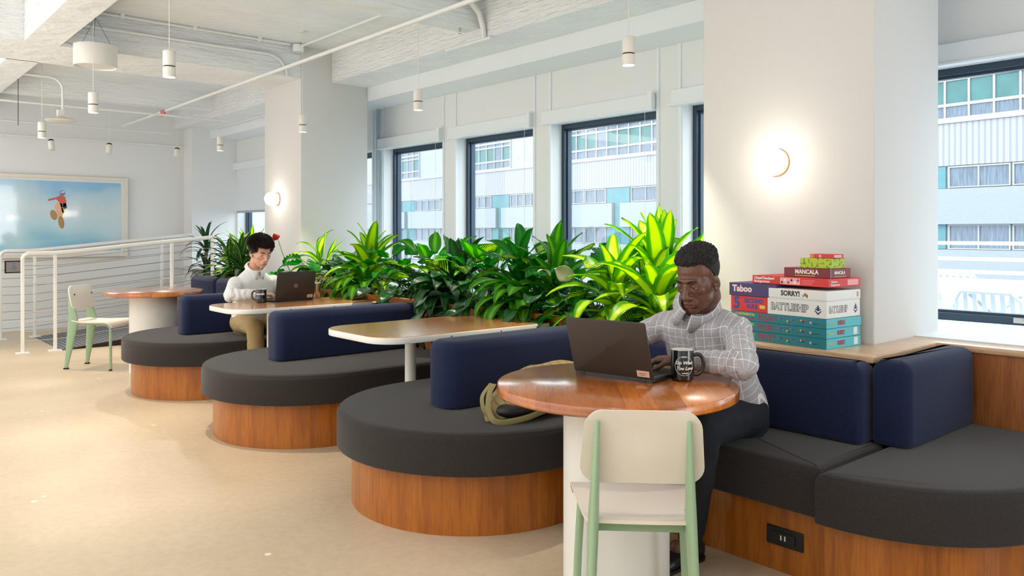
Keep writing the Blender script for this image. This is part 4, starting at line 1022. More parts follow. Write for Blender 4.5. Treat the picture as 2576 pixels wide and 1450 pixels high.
def hand(b, wrist, tip, up, side, curl=.35, s=1.0, spread=1.0, rscale=1):
    """five fingers; tip = where the middle finger points, side = +1 when the thumb lies towards +right of the pointing direction"""
    w = Vector(wrist); d = (Vector(tip)-w).normalized(); upv = Vector(up); r_ = d.cross(upv).normalized(); n_ = r_.cross(d).normalized()
    L0 = .088*s
    for k, (off, ln, fr) in enumerate(((.030, .068, .0082), (.010, .077, .0086), (-.010, .072, .0083), (-.029, .056, .0074))):
        kn = w + d*(L0-.006*abs(k-1)) + r_*off*side*s + n_*.004
        b.tube([w+r_*off*.55*side*s, kn], [.0150*s, .0118*s], 10); b.ball(kn, .0115*s, 8)
        dd = (d + r_*side*off*1.6*spread).normalized(); e = .15; p = kn; pts = [p.copy()]
        for j, (fl, seg) in enumerate(((.42, curl*.9), (.32, curl*1.6), (.26, curl*1.2))):
            e += seg; v = dd*cos(e)-n_*sin(e); p = p+v*ln*fl*s; pts.append(p.copy())
        b.tube(pts, [fr*1.1*s*rscale, fr*s*rscale, fr*.94*s*rscale, fr*.8*s*rscale], 10)
        for q in pts[1:-1]: b.ball(q, fr*1.03*s*rscale, 8)
        b.ball(pts[-1], fr*.8*s*rscale, 8)
    # thumb from the side of the palm near its base
    t0 = w + d*.028*s + r_*.022*side*s; t1 = t0+(d*.62+r_*.78*side-n_*.15).normalized()*.036*s; t2 = t1+(d*.85+r_*.5*side-n_*.35).normalized()*.030*s; t3 = t2+(d*.95+r_*.15*side-n_*.4).normalized()*.022*s
    b.tube([t0, t1, t2, t3], [.0145*s, .0112*s, .0098*s, .008*s], 10); b.ball(t0, .0145*s, 8); b.ball(t1, .0112*s, 8); b.ball(t2, .0098*s, 8); b.ball(t3, .008*s, 8)
    b.ball(w+d*.045*s, (.030*s, .030*s, .017*s), 10, M=Matrix((r_, d, n_)).transposed())
    return w, d, r_, n_
def head_matrix(c, yaw, pitch, roll=0):
    """head frame: x to the person's right.. y forward, z up"""
    return Matrix.Translation(c) @ Matrix.Rotation(yaw-pi/2, 4, 'Z') @ Matrix.Rotation(-pitch, 4, 'X') @ Matrix.Rotation(roll, 4, 'Y')
def head_shape(b, M, f):
    R3 = M.to_3x3()
    E_ = lambda c, r, rot=None: b.ball(M @ Vector(c), r, 14, M=(R3 @ rot if rot is not None else R3))
    E_((0, -.018, .040), (.076*f['w'], .096, .084)); E_((0, .022, -.005), (.070*f['w'], .072, .075))
    E_((0, .030, -.045), (.058*f['w'], .058, .060)); E_((0, .036, -.078), (.048*f['jaw'], .046, .036)); E_((0, .066, -.098), (.024*f['jaw'], .018, .018))
    E_((0, .078, .026), (.048, .014, .012))
    for s in (-1, 1):
        E_((s*.040, .057, -.018), (.020, .020, .018)); E_((s*.041, .016, -.066), (.016*f['jaw'], .034, .024))
        E_((s*.0135*f['nose'], .098, -.036), (.0095*f['nose'], .011, .009))
        E_((s*.079*f['w'], -.004, -.012), (.0075, .018, .031), Matrix.Rotation(R(-10), 3, 'X') @ Matrix.Rotation(R(s*18), 3, 'Z'))
        E_((s*.077*f['w'], .004, -.035), (.006, .010, .012))
    b.tube([M @ Vector(v) for v in ((0, .080, .022), (0, .092, .0), (0, .103, -.020), (0, .108, -.032))], [.0085, .0085*f['nose'], .0105*f['nose'], .0115*f['nose']], 12)
    b.ball(M @ Vector((0, .1085, -.032)), .0118*f['nose'], 10)
    E_((0, .078, -.060), (.032, .020, .026)); E_((0, .0945, -.0615), (.0235, .0095, .0062*f['lip'])); E_((0, .0925, -.0725), (.0205, .0095, .0075*f['lip']))
def brush(me, Minv, centre, rad, push, Mr):
    c = Vector(centre)
    for v in me.vertices:
        q = Minv @ v.co; d = (q-c).length
        if d < rad: w_ = (1-(d/rad)**2)**2; v.co += Mr @ (Vector(push)*w_)
def fold_noise(me, fn):
    for v, n_ in [(v, v.normal.copy()) for v in me.vertices]: v.co += n_*fn(v.co)
def seg_param(p, a, b):
    ab = b-a; t = max(0, min(1, (p-a).dot(ab)/ab.length_squared)); return t, (p-(a+ab*t)).length
def link_mesh(name, me, mats, parent, origin, smooth=True):
    for m_ in mats: me.materials.append(MAT[m_])
    me.transform(Matrix.Translation(-Vector(origin)))
    if smooth: me.polygons.foreach_set('use_smooth', [True]*len(me.polygons))
    me.name = name; o = bpy.data.objects.new(name, me); C.objects.link(o); o.parent = parent; return o
def person(P):
    O = Vector(P['origin']); root = thing('person', P['label'], 'person', tuple(O))
    HM = head_matrix(P['head'], P['yaw'], P['pitch'], P.get('roll', 0)); HI = HM.inverted(); HR = HM.to_3x3()
    sh, el, wr, tp = P['shoulder'], P['elbow'], P['wrist'], P['tip']; hp, kn, an, toe = P['hip'], P['knee'], P['ankle'], P['toe']
    mid = (Vector(sh[0])+Vector(sh[1]))/2; across = (Vector(sh[1])-Vector(sh[0])).normalized()
    pel = (Vector(hp[0])+Vector(hp[1]))/2; spine = (mid-pel).normalized(); fw = P['fw']; fwv = Vector(fw)
    dep = across.cross(spine).normalized()
    if dep.dot(fwv) < 0: dep = -dep
    nb = mid + spine*P.get('neck_up', .074) - dep*.014                          # base of the neck
    b = B(); head_shape(b, HM, P['face'])
    b.tube([HM @ Vector((0, -.030, -.045)), HM @ Vector((0, -.034, -.085)), nb.lerp(HM @ Vector((0, -.034, -.085)), .45), nb], [.056*P['neck'], .055*P['neck'], .056*P['neck'], .066*P['neck']], 20); b.ball(nb, .064*P['neck'], 10)
    loft(b, [(nb+spine*.0, across*.07, dep*.06), (mid+spine*.02, across*.09, dep*.06), (mid-spine*.03, across*.14, dep*.07), (mid-spine*.12, across*.155, dep*.095), (pel.lerp(mid, .45), across*.135, dep*.09), (pel.lerp(mid, .1), across*.145, dep*.10), (pel-spine*.05, across*.14, dep*.1)])
    for i in (0, 1):
        bone(b, Vector(sh[i])-spine*.03+across*(.02 if i == 0 else -.02), el[i], .034, .034); bone(b, el[i], wr[i], .038, .0235, mid=.036)
        hand(b, wr[i], tp[i], P['palm'][i], P['thumb'][i], P['curl'], P['hs'])
        bone(b, hp[i], kn[i], .078, .052); bone(b, kn[i], an[i], .050, .033, mid=.052); b.ball(Vector(an[i]).lerp(Vector(toe[i]), .4), .034, 8)
    body = remeshed(b, .0031, 3, .5)
    for s in (-1, 1):
        brush(body, HI, (s*.031, .094, .004), .020, (0, -.0105, .0), HR)
        brush(body, HI, (s*.012, .10, .006), .012, (0, -.004, 0), HR)
        brush(body, HI, (s*.054, .055, .02), .02, (-s*.003, -.002, 0), HR)
        brush(body, HI, (s*.030, .085, -.052), .018, (0, -.003, 0), HR)          # crease beside the mouth
        brush(body, HI, (s*.084*P['face']['w'], .004, -.012), .011, (-s*.004, 0, 0), HR)
    brush(body, HI, (0, .104, -.0668), .007, (0, -.0035, 0), HR); 
    for x_ in (-.014, .014, -.007, .007): brush(body, HI, (x_, .102, -.0668), .006, (0, -.003, 0), HR)
    brush(body, HI, (0, .09, -.086), .014, (0, -.004, 0), HR)
    # lips: their own colour
    for p_ in body.polygons:
        q = HI @ p_.center
        if q.y > .085 and abs(q.x) < .026 and -.0665-.0125*P['face']['lip']*(1-(q.x/.026)**2) < q.z < -.0665+.0105*P['face']['lip']*(1-(q.x/.026)**2)*(1-.25*math.exp(-(q.x/.005)**2)): p_.material_index = 1
    bo = link_mesh('body', body, [P['skin'], P['lips']], root, O)
    head_surface = [(HI @ (v.co+O), v.normal.copy()) for v in body.vertices if (HI @ (v.co+O)).z > -.09 and (HI @ (v.co+O)).length < .17]
    # eyes, lids and brows
    to = lambda v: (HM @ Vector(v))-O
    for s in (-1, 1):
        ec = Vector((s*.0315, .0725, .0035)); b = B(); b.ball(to(ec), .0125, 12); eo = b.obj('eye', 'eye_white', root)
        gz = Vector((P['gaze'][0], 1, P['gaze'][1])).normalized()
        B().ball(to(ec+gz*.0082), .0062, 10).obj('iris', 'iris_brown', eo)
        for nm, a0, a1, rr in (('upper_eyelid', R(100), R(P['lid'][0]), .0134), ('lower_eyelid', R(P['lid'][1]), R(-80), .0131)):
            vs = []; n, m_ = 14, 6
            for i in range(m_+1):
                a = a0+(a1-a0)*i/m_
                for k in range(n+1):
                    q = -1.25+2.5*k/n; fall = a*(1-.0*q*q)
                    bend = cos(q)
                    vs.append(to(ec+Vector((rr*sin(q)*1.08, rr*cos(fall)*bend, rr*sin(fall)*(bend if a > 0 else 1)))))
            fs = [(i*(n+1)+k, i*(n+1)+k+1, (i+1)*(n+1)+k+1, (i+1)*(n+1)+k) for i in range(m_) for k in range(n)]
            lo = B().add(vs, fs, 0, True).obj(nm, P['skin'], root); sd = lo.modifiers.new('s', 'SOLIDIFY'); sd.thickness = .0012
        br = [(s*(.014+.036*k/6), .0945-.020*(k/6)**2.0, .0255+.0055*sin(pi*min(1, k/6*.9))-.003*(k/6)) for k in range(7)]
        B().tube([to(q) for q in br], [.0028, .0040, .0040, .0036, .003, .0022, .0012], 6, flat=.9).obj('eyebrow', P['hairm'], root)
    P['hairfn'](root, head_surface, HM, O)
    # shirt
    b = B(); k_ = P['loose']
    tsec = [(nb+spine*.012, across*.068, dep*.062), (nb-spine*.018, across*.086, dep*.07), (mid+spine*.040, across*.135, dep*.078), (mid+spine*.014, across*.178, dep*.088), (mid-spine*.05, across*(.178*k_), dep*.102*k_), (mid-spine*.14, across*(.176*k_), dep*.118*k_),
            (pel.lerp(mid, .55), across*(.165*k_), dep*.112*k_), (pel.lerp(mid, .3), across*(.158*k_), dep*.112*k_), (pel.lerp(mid, .12), across*(.163*k_), dep*.12*k_), (pel-spine*.02, across*(.165*k_), dep*.122*k_)]
    loft(b, tsec, 36)
    for i in (0, 1):
        s_, e_, w_ = Vector(sh[i]), Vector(el[i]), Vector(wr[i])
        bone(b, s_-spine*.014+across*(.012 if i == 0 else -.012), e_, .058*k_, .050*k_); cuff = e_.lerp(w_, .93)
        b.ball(e_, .052*k_, 10); b.tube([e_, e_.lerp(cuff, .5), cuff], [.052*k_, .047*k_, .034*k_], 18)
    sm = remeshed(b, .0055, 16, .5)
    segs = [('t', pel, mid)] + [('a', Vector(sh[i]), Vector(el[i])) for i in (0, 1)] + [('f', Vector(el[i]), Vector(wr[i])) for i in (0, 1)]
    def fold(p):
        best = None
        for kind, a, c_ in segs[1:]:
            t_, d_ = seg_param(p, a, c_)
            if d_ < .085 and (best is None or d_ < best[0]): best = (d_, kind, t_, a, c_)
        nz = noise.noise(p*9)
        if best and best[0] < .08:
            d_, kind, t_, a, c_ = best; along = t_*(c_-a).length
            ang = noise.noise(p*14)*2.2
            near = math.exp(-((t_-(1 if kind == 'a' else 0))/.38)**2)
            return (.0024+.0062*near)*sin(along*135+ang*2.4)*(.6+.6*nz) + .003*noise.noise(p*22)
        v = (p-mid).dot(across); z_ = (p-mid).dot(spine)
        return .0045*sin(v*48+z_*16+3.5*noise.noise(p*6))*(.3+.9*max(0, noise.noise(p*5+Vector((3, 1, 2)))+.35)) + .003*noise.noise(p*20)
    sm.update(); fold_noise(sm, fold)
    uv = sm.uv_layers.new(name='UVMap')
    for poly in sm.polygons:
        c_ = poly.center; bs = None
        for kind, a, e_ in segs[1:]:
            t_, d_ = seg_param(c_, a, e_)
            if d_ < .078*k_ and not (kind == 'a' and t_ < .24) and (bs is None or d_ < bs[0]): bs = (d_, a, e_, kind)
        if bs and abs((c_-mid).dot(across)) < .165 and bs[3] == 'a' and bs[0] > .07: bs = None
        for li in poly.loop_indices:
            q = sm.vertices[sm.loops[li].vertex_index].co
            if bs is None: uv.data[li].uv = ((q-mid).dot(across)+5, (q-mid).dot(spine)+5)
            else:
                a, e_ = bs[1], bs[2]; ax = (e_-a).normalized(); ref = dep if abs(dep.dot(ax)) < .8 else spine
                x_ = (ref-ax*ref.dot(ax)).normalized(); y_ = ax.cross(x_); f = q-a; g = c_-a
                a1 = math.atan2(f.dot(y_), f.dot(x_)); a2 = math.atan2(g.dot(y_), g.dot(x_))
                if a1-a2 > pi: a1 -= 2*pi
                if a2-a1 > pi: a1 += 2*pi
                uv.data[li].uv = (a1*.055+5, f.dot(ax)+5+(.27 if bs[3] == 'f' else 0))
    so_ = link_mesh('shirt', sm, [P['shirt']], root, O)
    # collar: a stand and a folded fall with two points
    na = ((HM @ Vector((0, -.034, -.085)))-nb).normalized(); na = (na+spine*.6).normalized(); cr = .062*P['neck']+.006
    fx = (dep-na*dep.dot(na)).normalized(); sxv = na.cross(fx).normalized()
    vs = []; nn = 48; uvs = []
    for k in range(nn+1):
        th = R(9)+R(342)*k/nn; dr = fx*cos(th)+sxv*sin(th); front = max(0, cos(th)); pt = math.exp(-((min(th, 2*pi-th)-R(17))/R(13))**2)
        base = nb + spine*.000 + fx*.006*front; drop = .018*(1-front)*-1
        o_ = cr*(1+.08*front)
        hs_ = .043-.020*front
        rows = [(o_*1.02, -.012-.012*front), (o_*.99, hs_), (o_*1.07, hs_+.0035), (o_*1.20, hs_-.008), (o_*(1.30+.26*pt), hs_-.026-.030*pt-.004*front)]
        for q, (rr, hh) in enumerate(rows): vs.append(base+dr*rr+na*(hh)-O)
    m5 = 5; fs = [(k*m5+q, (k+1)*m5+q, (k+1)*m5+q+1, k*m5+q+1) for k in range(nn) for q in range(m5-1)]
    co = B().add(vs, fs, 0, True).obj('collar', P['shirt'], root, merge=False)
    uv = co.data.uv_layers.new(name='UVMap')
    for lp in co.data.loops:
        k, q = divmod(lp.vertex_index, m5); uv.data[lp.index].uv = (k*.0078, q*.013+.004)
    sd = co.modifiers.new('s', 'SOLIDIFY'); sd.thickness = .0022
    # placket and buttons
    def front_at(z_):
        best = None
        for v in sm.vertices:
            q = v.co+O-mid
            if abs(q.dot(spine)-z_) < .006 and abs(q.dot(across)) < .008:
                d_ = q.dot(dep)
                if best is None or d_ > best: best = d_
        return mid+spine*z_+dep*((best or .1))
    zs = [.005-.052*k for k in range(8)]
    F = [front_at(z_) for z_ in zs]
    pb = B(); 
    vs = []
    for c_ in F:
        for u, e_ in ((-.013, .0008), (-.013, .0028), (.013, .0028), (.013, .0008)): vs.append(c_+across*u+dep*e_-O)
    fs = [(i*4+j, i*4+(j+1) % 4, (i+1)*4+(j+1) % 4, (i+1)*4+j) for i in range(len(F)-1) for j in range(4)]
    po = pb.add(vs, fs, 0, True).obj('placket', P['shirt'], root, merge=False); uv = po.data.uv_layers.new(name='UVMap')
    for lp in po.data.loops:
        q = po.data.vertices[lp.vertex_index].co+O-mid; uv.data[lp.index].uv = (q.dot(across)+5.004, q.dot(spine)+5.003)
    for c_ in F[1::2]:
        Mb = Matrix((across, spine, dep)).transposed(); bb = B(); bb.ball(c_+dep*.0035-O, (.0055, .0055, .0018), 8, M=Mb); bb.obj('button', 'button_pearl', root)
    # trousers
    b = B(); bl_ = .07
    loft(b, [(pel-spine*.09, across*.15, dep*.115), (pel-spine*.01, across*.165, dep*.125), (pel+spine*.05, across*.155, dep*.118)], 30)
    for i in (0, 1):
        h_, k2, a2 = Vector(hp[i]), Vector(kn[i]), Vector(an[i])
        bone(b, h_, k2, .092, .066); b.tube([k2, k2.lerp(a2, .35), k2.lerp(a2, 1.02)], [.064, .064, .050], 18); b.ball(k2, .065, 12)
    tm = remeshed(b, .007, 4, .5); tm.update()
    fold_noise(tm, lambda p: .005*noise.noise(p*16)+.004*sin(p.z*70+6*noise.noise(p*7))*max(0, noise.noise(p*4)+.2))
    link_mesh('trousers', tm, [P['trousers']], root, O)
    for i in (0, 1):
        a_, t_ = Vector(an[i]), Vector(toe[i]); d_ = Vector((t_.x-a_.x, t_.y-a_.y, 0)).normalized(); s2 = Vector((-d_.y, d_.x, 0)); g0 = Vector((a_.x, a_.y, 0))
        b = B(); secs = [(-.06, .030, .035, .034), (-.03, .036, .05, .05), (.03, .036, .048, .046), (.09, .042, .033, .031), (.15, .046, .026, .024), (.19, .036, .020, .018), (.205, .02, .015, .012)]
        loft(b, [(g0+d_*x+Vector((0, 0, c_+.003)), s2*w_, Vector((0, 0, h_))) for x, w_, c_, h_ in secs], 18, 2.6)
        ob = remeshed(b, .006, 2); link_mesh('shoe', ob, ['shoe_black'], root, O)
        o2 = [(g0+d_*x+s2*y-O) for x, y in rrect(-.065, -.045, .208, .045, (.04, .04, .04, .04), 5)]
        B().add([(v.x, v.y, 0-O.z+.001) for v in o2]+[(v.x, v.y, .014-O.z) for v in o2], [tuple(range(len(o2)))[::-1], tuple(len(o2)+k for k in range(len(o2)))]+[(k, (k+1) % len(o2), len(o2)+(k+1) % len(o2), len(o2)+k) for k in range(len(o2))]).obj('shoe_sole', 'black_plastic', root)
    return root, HM, dict(nb=nb, mid=mid, across=across, dep=dep)
def hair_shell(surface, mask, off, jit, seed):
    """points on the scalp where mask(q) > 0, pushed out"""
    r_ = random.Random(seed); return [(q, n_, mask(q)) for q, n_ in surface if mask(q) > 0]
def curly(root, surface, HM, O):
    r_ = random.Random(4); HR = HM.to_3x3(); HI3 = HR.inverted()
    def mask(q):   # hairline: above the forehead, faded sides
        hl = .084 if q.y > .03 else (.084-(.03-q.y)*1.84 if q.y > -.02 else -.008-.35*(-.02-q.y))
        hl = max(hl, -.055); return q.z-hl
    pts = [(q, n_) for q, n_ in surface if mask(q) > 0 and not (abs(q.x) > .079 and q.z < .02)]
    cap = B(); ii = r_.sample(range(len(pts)), min(5200, len(pts)))
    for i in ii:
        q, n_ = pts[i]; m_ = mask(q)
        if q.z < .056: continue
        top = min(1, max(0, (q.z-.052)/.035)); nn_ = (HI3 @ n_)
        thick = (.0022+.013*top)*min(1, m_/.006+.3)
        rad = .0022+.0034*top*r_.uniform(.6, 1.2)
        h = thick*r_.uniform(.35, 1.0); c = HM @ (q+nn_*h+Vector((r_.uniform(-1, 1), r_.uniform(-1, 1), r_.uniform(-1, 1)))*.0025*top)
        cap.ball(c-O, rad*(1.25 if h < thick*.6 else 1), 3 if top < .3 else 4)
    cap.obj('hair', 'hair_black', root, merge=False)
    b = B()
    for i in r_.sample(range(len(pts)), min(7000, len(pts))):
        q, n_ = pts[i]; top = min(1, max(0, (q.z-.052)/.035))
        b.ball(HM @ (q+(HI3 @ n_)*(.0005+.005*top))-O, (.0036+.0045*top)*min(1, .35+mask(q)/.008), 4)
    me = remeshed(b, .003, 2); 
    link_mesh('hair_volume', me, ['hair_black'], root, Vector((0, 0, 0)))
def swept(root, surface, HM, O):
    r_ = random.Random(6); HI3 = HM.to_3x3().inverted()
    def mask(q):
        hl = (.066-.10*max(0, abs(q.x)-.045)) if q.y > .035 else (.066-(.035-q.y)*1.9 if q.y > -.01 else -.030-.35*(-.01-q.y))
        if abs(q.x) > .055 and q.y > .0 and q.y < .045: hl = min(hl, .012-(.03-q.y)*.6)
        return q.z-max(hl, -.06)
    pts = [(q, HI3 @ n_) for q, n_ in surface if mask(q) > 0 and not (abs(q.x) > .081 and q.z < .018)]
    b = B()
    for i in r_.sample(range(len(pts)), min(3000, len(pts))):
        q, n_ = pts[i]; top = min(1, max(0, (q.z-.02)/.06)); fr = max(0, q.y/.08)
        b.ball(HM @ (q+n_*(.003+.010*top))-O, .0065+.0075*top, 4)
    me = remeshed(b, .003, 3); link_mesh('hair_volume', me, ['hair_dark_brown'], root, Vector((0, 0, 0)))
    h = B()
    for i in r_.sample(range(len(pts)), min(4200, len(pts))):
        q, n_ = pts[i]; top = min(1, max(0, (q.z-.02)/.06)); fr = max(0, (q.y+.02)/.1)
        p = q+n_*(.006+.016*top); L_ = .012+.014*top+.007*fr*top
        d = (n_*(.10+.22*top)+Vector((.55*(.6+q.x*6), .75*top*(.4+fr), -.75*(1-top)-.12))+Vector((r_.uniform(-.22, .22), r_.uniform(-.22, .22), r_.uniform(-.15, .2)))).normalized()
        p2 = p+d*L_*.55; p3 = p+d*L_+Vector((0, 0, -.004))
        h.tube([HM @ p-O, HM @ p2-O, HM @ p3-O], [.0026, .0022, .0005], 4, cap=False)
    h.obj('hair', 'hair_dark_brown', root, merge=False)
V = Vector
man2 = dict(label='man in a grey plaid shirt typing at the near round table', origin=(-1.93, 2.86, .45),
    head=(-1.862, 2.568, 1.105), yaw=R(-86), pitch=R(22), roll=R(0), fw=(0, -1, 0), gaze=(.0, -.65), lid=(-8, -26),
    shoulder=[(-2.095, 2.66, .915), (-1.765, 2.70, .915)], elbow=[(-2.26, 2.52, .80), (-1.625, 2.515, .805)], wrist=[(-2.085, 2.465, .802), (-1.885, 2.475, .802)],
    tip=[(-2.01, 2.33, .775), (-2.05, 2.36, .775)], palm=[(0, 0, 1), (0, 0, 1)], thumb=[1, -1], curl=.30, hs=.98,
    hip=[(-2.02, 2.87, .545), (-1.84, 2.87, .545)], knee=[(-2.13, 2.46, .535), (-1.785, 2.50, .535)], ankle=[(-2.12, 2.52, .09), (-1.90, 2.57, .09)], toe=[(-2.12, 2.32, .03), (-1.90, 2.37, .03)],
    face=dict(w=.97, jaw=.97, nose=1.18, lip=1.35), neck=1.03, skin='skin_deep', lips='lip_deep', hairm='hair_black', hairfn=curly, shirt='shirt_plaid', trousers='denim_black', loose=1.02)
r2, HM2, D2 = person(man2)
b = B()   # ring and watch
w_, d_, rr_, n_ = V(man2['wrist'][1]), (V(man2['tip'][1])-V(man2['wrist'][1])).normalized(), None, None
rr_ = d_.cross(V((0, 0, 1))).normalized(); n_ = rr_.cross(d_)
O2 = V(man2['origin'])
def band(c, ax, r, w, thick, name, mt, parent, O, squash=1):
    x_ = ax.cross(V((0, 0, 1))).normalized(); y_ = x_.cross(ax); vs = []; n = 28
    for k in range(n):
        a = 2*pi*k/n
        for rr, ww in ((r, -w/2), (r+thick, -w/2), (r+thick, w/2), (r, w/2)): vs.append(c+x_*cos(a)*rr+y_*sin(a)*rr*squash+ax*ww-O)
    fs = [(k*4+q, ((k+1) % n)*4+q, ((k+1) % n)*4+(q+1) % 4, k*4+(q+1) % 4) for k in range(n) for q in range(4)]
    return B().add(vs, fs, 0, True).obj(name, mt, parent)
wt = thing('wristwatch', 'grey wristwatch on the left wrist of the man in plaid', 'watch', tuple(w_))
band(w_+d_*.004, d_, .0265, .018, .003, 'strap', 'dark_metal', wt, w_)
B().ball((n_*.029+d_*.004+V((0, -.004, 0))), (.016, .016, .005), 10, M=Matrix((rr_, d_, n_)).transposed()).obj('watch_case', 'steel', wt)
kn_ = w_ + d_*(.088-.006)*.98 + rr_*(-.010)*(-1)*.98 + n_*.004
rg = band(kn_+(d_*cos(.42)-n_*sin(.42)).normalized()*.017, (d_*cos(.42)-n_*sin(.42)).normalized(), .0092, .005, .0014, 'ring', mat('ring_gold', srgb(226, 200, 160), .2, metal=1), r2, O2)
man1 = dict(label='young dark-haired man in a white shirt and khaki trousers at the rectangular table', origin=(-6.42, 2.70, .45),
    head=(-6.225, 2.688, 1.125), yaw=R(4), pitch=R(20), roll=R(0), fw=(1, 0, 0), gaze=(0, -.6), lid=(-4, -24),
    shoulder=[(-6.34, 2.515, .885), (-6.36, 2.865, .885)], elbow=[(-6.17, 2.42, .79), (-6.24, 2.99, .795)], wrist=[(-6.055, 2.625, .80), (-6.06, 2.90, .80)],
    tip=[(-5.97, 2.77, .775), (-5.965, 2.84, .775)], palm=[(0, 0, 1), (0, 0, 1)], thumb=[-1, 1], curl=.30, hs=.93,
    hip=[(-6.43, 2.61, .545), (-6.43, 2.79, .545)], knee=[(-5.96, 2.53, .55), (-5.965, 2.88, .545)], ankle=[(-5.94, 2.53, .09), (-5.93, 2.90, .09)], toe=[(-5.74, 2.50, .03), (-5.73, 2.92, .03)],
    face=dict(w=.97, jaw=.92, nose=.95, lip=1.0), neck=.92, skin='skin_light', lips='lip_light', hairm='hair_dark_brown', hairfn=swept, shirt='shirt_white', trousers='khaki', loose=1.02, neck_up=.092)
person(man1)
# ------------------------------------------------------------------ plants
def leaf_mat(name, edge, mid, stripe=.5, veins=0, vein_col=None, rough=.32, trans=.35, glow=None, sheen=0):
    """across the leaf: edge colour to mid colour; optional streaks or pale veins; light passes through"""
    m, t, p = nt(name); N = t.nodes; L = t.links
    uv = N.new('ShaderNodeUVMap'); sx = N.new('ShaderNodeSeparateXYZ'); L.new(uv.outputs[0], sx.inputs[0])
    a = N.new('ShaderNodeMath'); a.operation = 'SUBTRACT'; a.inputs[1].default_value = .5; L.new(sx.outputs[0], a.inputs[0])
    b_ = N.new('ShaderNodeMath'); b_.operation = 'ABSOLUTE'; L.new(a.outputs[0], b_.inputs[0])
    mp = N.new('ShaderNodeMapping'); mp.inputs['Scale'].default_value = (22, 1.2, 1); L.new(uv.outputs[0], mp.inputs[0])
    no = N.new('ShaderNodeTexNoise'); no.inputs['Scale'].default_value = 1.0; no.inputs['Detail'].default_value = 2; L.new(mp.outputs[0], no.inputs[0])
    c_ = N.new('ShaderNodeMath'); c_.operation = 'MULTIPLY_ADD'; c_.inputs[1].default_value = .35; L.new(no.outputs[0], c_.inputs[0]); L.new(b_.outputs[0], c_.inputs[2])
    r = N.new('ShaderNodeValToRGB'); r.color_ramp.elements[0].position = stripe*.5+.08; r.color_ramp.elements[0].color = mid; r.color_ramp.elements[1].position = stripe*.5+.2; r.color_ramp.elements[1].color = edge
    L.new(c_.outputs[0], r.inputs[0]); col = r.outputs[0]
    if veins:
        q = N.new('ShaderNodeMath'); q.operation = 'MULTIPLY'; q.inputs[1].default_value = 1.6; L.new(b_.outputs[0], q.inputs[0])
        w1 = N.new('ShaderNodeMath'); w1.operation = 'SUBTRACT'; L.new(sx.outputs[1], w1.inputs[0]); L.new(q.outputs[0], w1.inputs[1])
        w2 = N.new('ShaderNodeMath'); w2.operation = 'MULTIPLY'; w2.inputs[1].default_value = veins; L.new(w1.outputs[0], w2.inputs[0])
        w3 = N.new('ShaderNodeMath'); w3.operation = 'SINE'; L.new(w2.outputs[0], w3.inputs[0])
        n2 = N.new('ShaderNodeTexNoise'); n2.inputs['Scale'].default_value = 14; L.new(uv.outputs[0], n2.inputs[0])
        w4 = N.new('ShaderNodeMath'); w4.operation = 'MULTIPLY_ADD'; w4.inputs[1].default_value = 2.2; L.new(n2.outputs[0], w4.inputs[0]); L.new(w3.outputs[0], w4.inputs[2])
        w5 = N.new('ShaderNodeMath'); w5.operation = 'MULTIPLY_ADD'; w5.inputs[1].default_value = -3.2; L.new(b_.outputs[0], w5.inputs[0]); L.new(w4.outputs[0], w5.inputs[2])
        rr = N.new('ShaderNodeValToRGB'); rr.color_ramp.elements[0].position = .55; rr.color_ramp.elements[1].position = .8; L.new(w5.outputs[0], rr.inputs[0])
        mx = N.new('ShaderNodeMixRGB'); L.new(rr.outputs[0], mx.inputs[0]); L.new(col, mx.inputs[1]); mx.inputs[2].default_value = vein_col; col = mx.outputs[0]
    L.new(col, p.inputs['Base Color']); p.inputs['Roughness'].default_value = rough
    tb = N.new('ShaderNodeBsdfTranslucent'); hs = N.new('ShaderNodeHueSaturation'); hs.inputs['Saturation'].default_value = 1.15; hs.inputs['Value'].default_value = 1.9
    L.new(col, hs.inputs['Color']); L.new(hs.outputs[0], tb.inputs[0])
    ms = N.new('ShaderNodeMixShader'); ms.inputs[0].default_value = trans; L.new(p.outputs[0], ms.inputs[1]); L.new(tb.outputs[0], ms.inputs[2])
    bp = N.new('ShaderNodeBump'); bp.inputs['Strength'].default_value = .4; bp.inputs['Distance'].default_value = .003; L.new(no.outputs[0], bp.inputs['Height']); L.new(bp.outputs[0], p.inputs['Normal'])
    L.new(ms.outputs[0], N['Material Output'].inputs[0]); MAT[name] = m; return m
leaf_mat('leaf_lemon', srgb(92, 164, 20), srgb(196, 216, 36), .62, trans=.5)
leaf_mat('leaf_lime', srgb(70, 150, 28), srgb(132, 194, 40), .35, trans=.5)
leaf_mat('leaf_dark', srgb(34, 88, 40), srgb(52, 112, 48), .3, rough=.24, trans=.35)
leaf_mat('leaf_green', srgb(36, 138, 38), srgb(58, 164, 44), .3, rough=.28, trans=.5)
leaf_mat('leaf_silver', srgb(66, 100, 70), srgb(112, 138, 112), .4, rough=.22, trans=.18)
leaf_mat('leaf_vein', srgb(44, 128, 34), srgb(64, 150, 36), .3, veins=46, vein_col=srgb(206, 222, 84), trans=.5)
leaf_mat('leaf_striped', srgb(44, 92, 36), srgb(176, 196, 92), .16, trans=.35)
leaf_mat('leaf_draco', srgb(34, 78, 48), srgb(52, 100, 60), .3, trans=.25)
leaf_mat('leaf_grass', srgb(176, 176, 90), srgb(206, 204, 140), .4, trans=.4)
mat('stem_green', srgb(72, 116, 52), .5); mat('stem_brown', srgb(120, 100, 70), .7); mat('flower_red', srgb(206, 20, 34), .25, coat=.5); mat('flower_cream', srgb(206, 210, 172), .5)
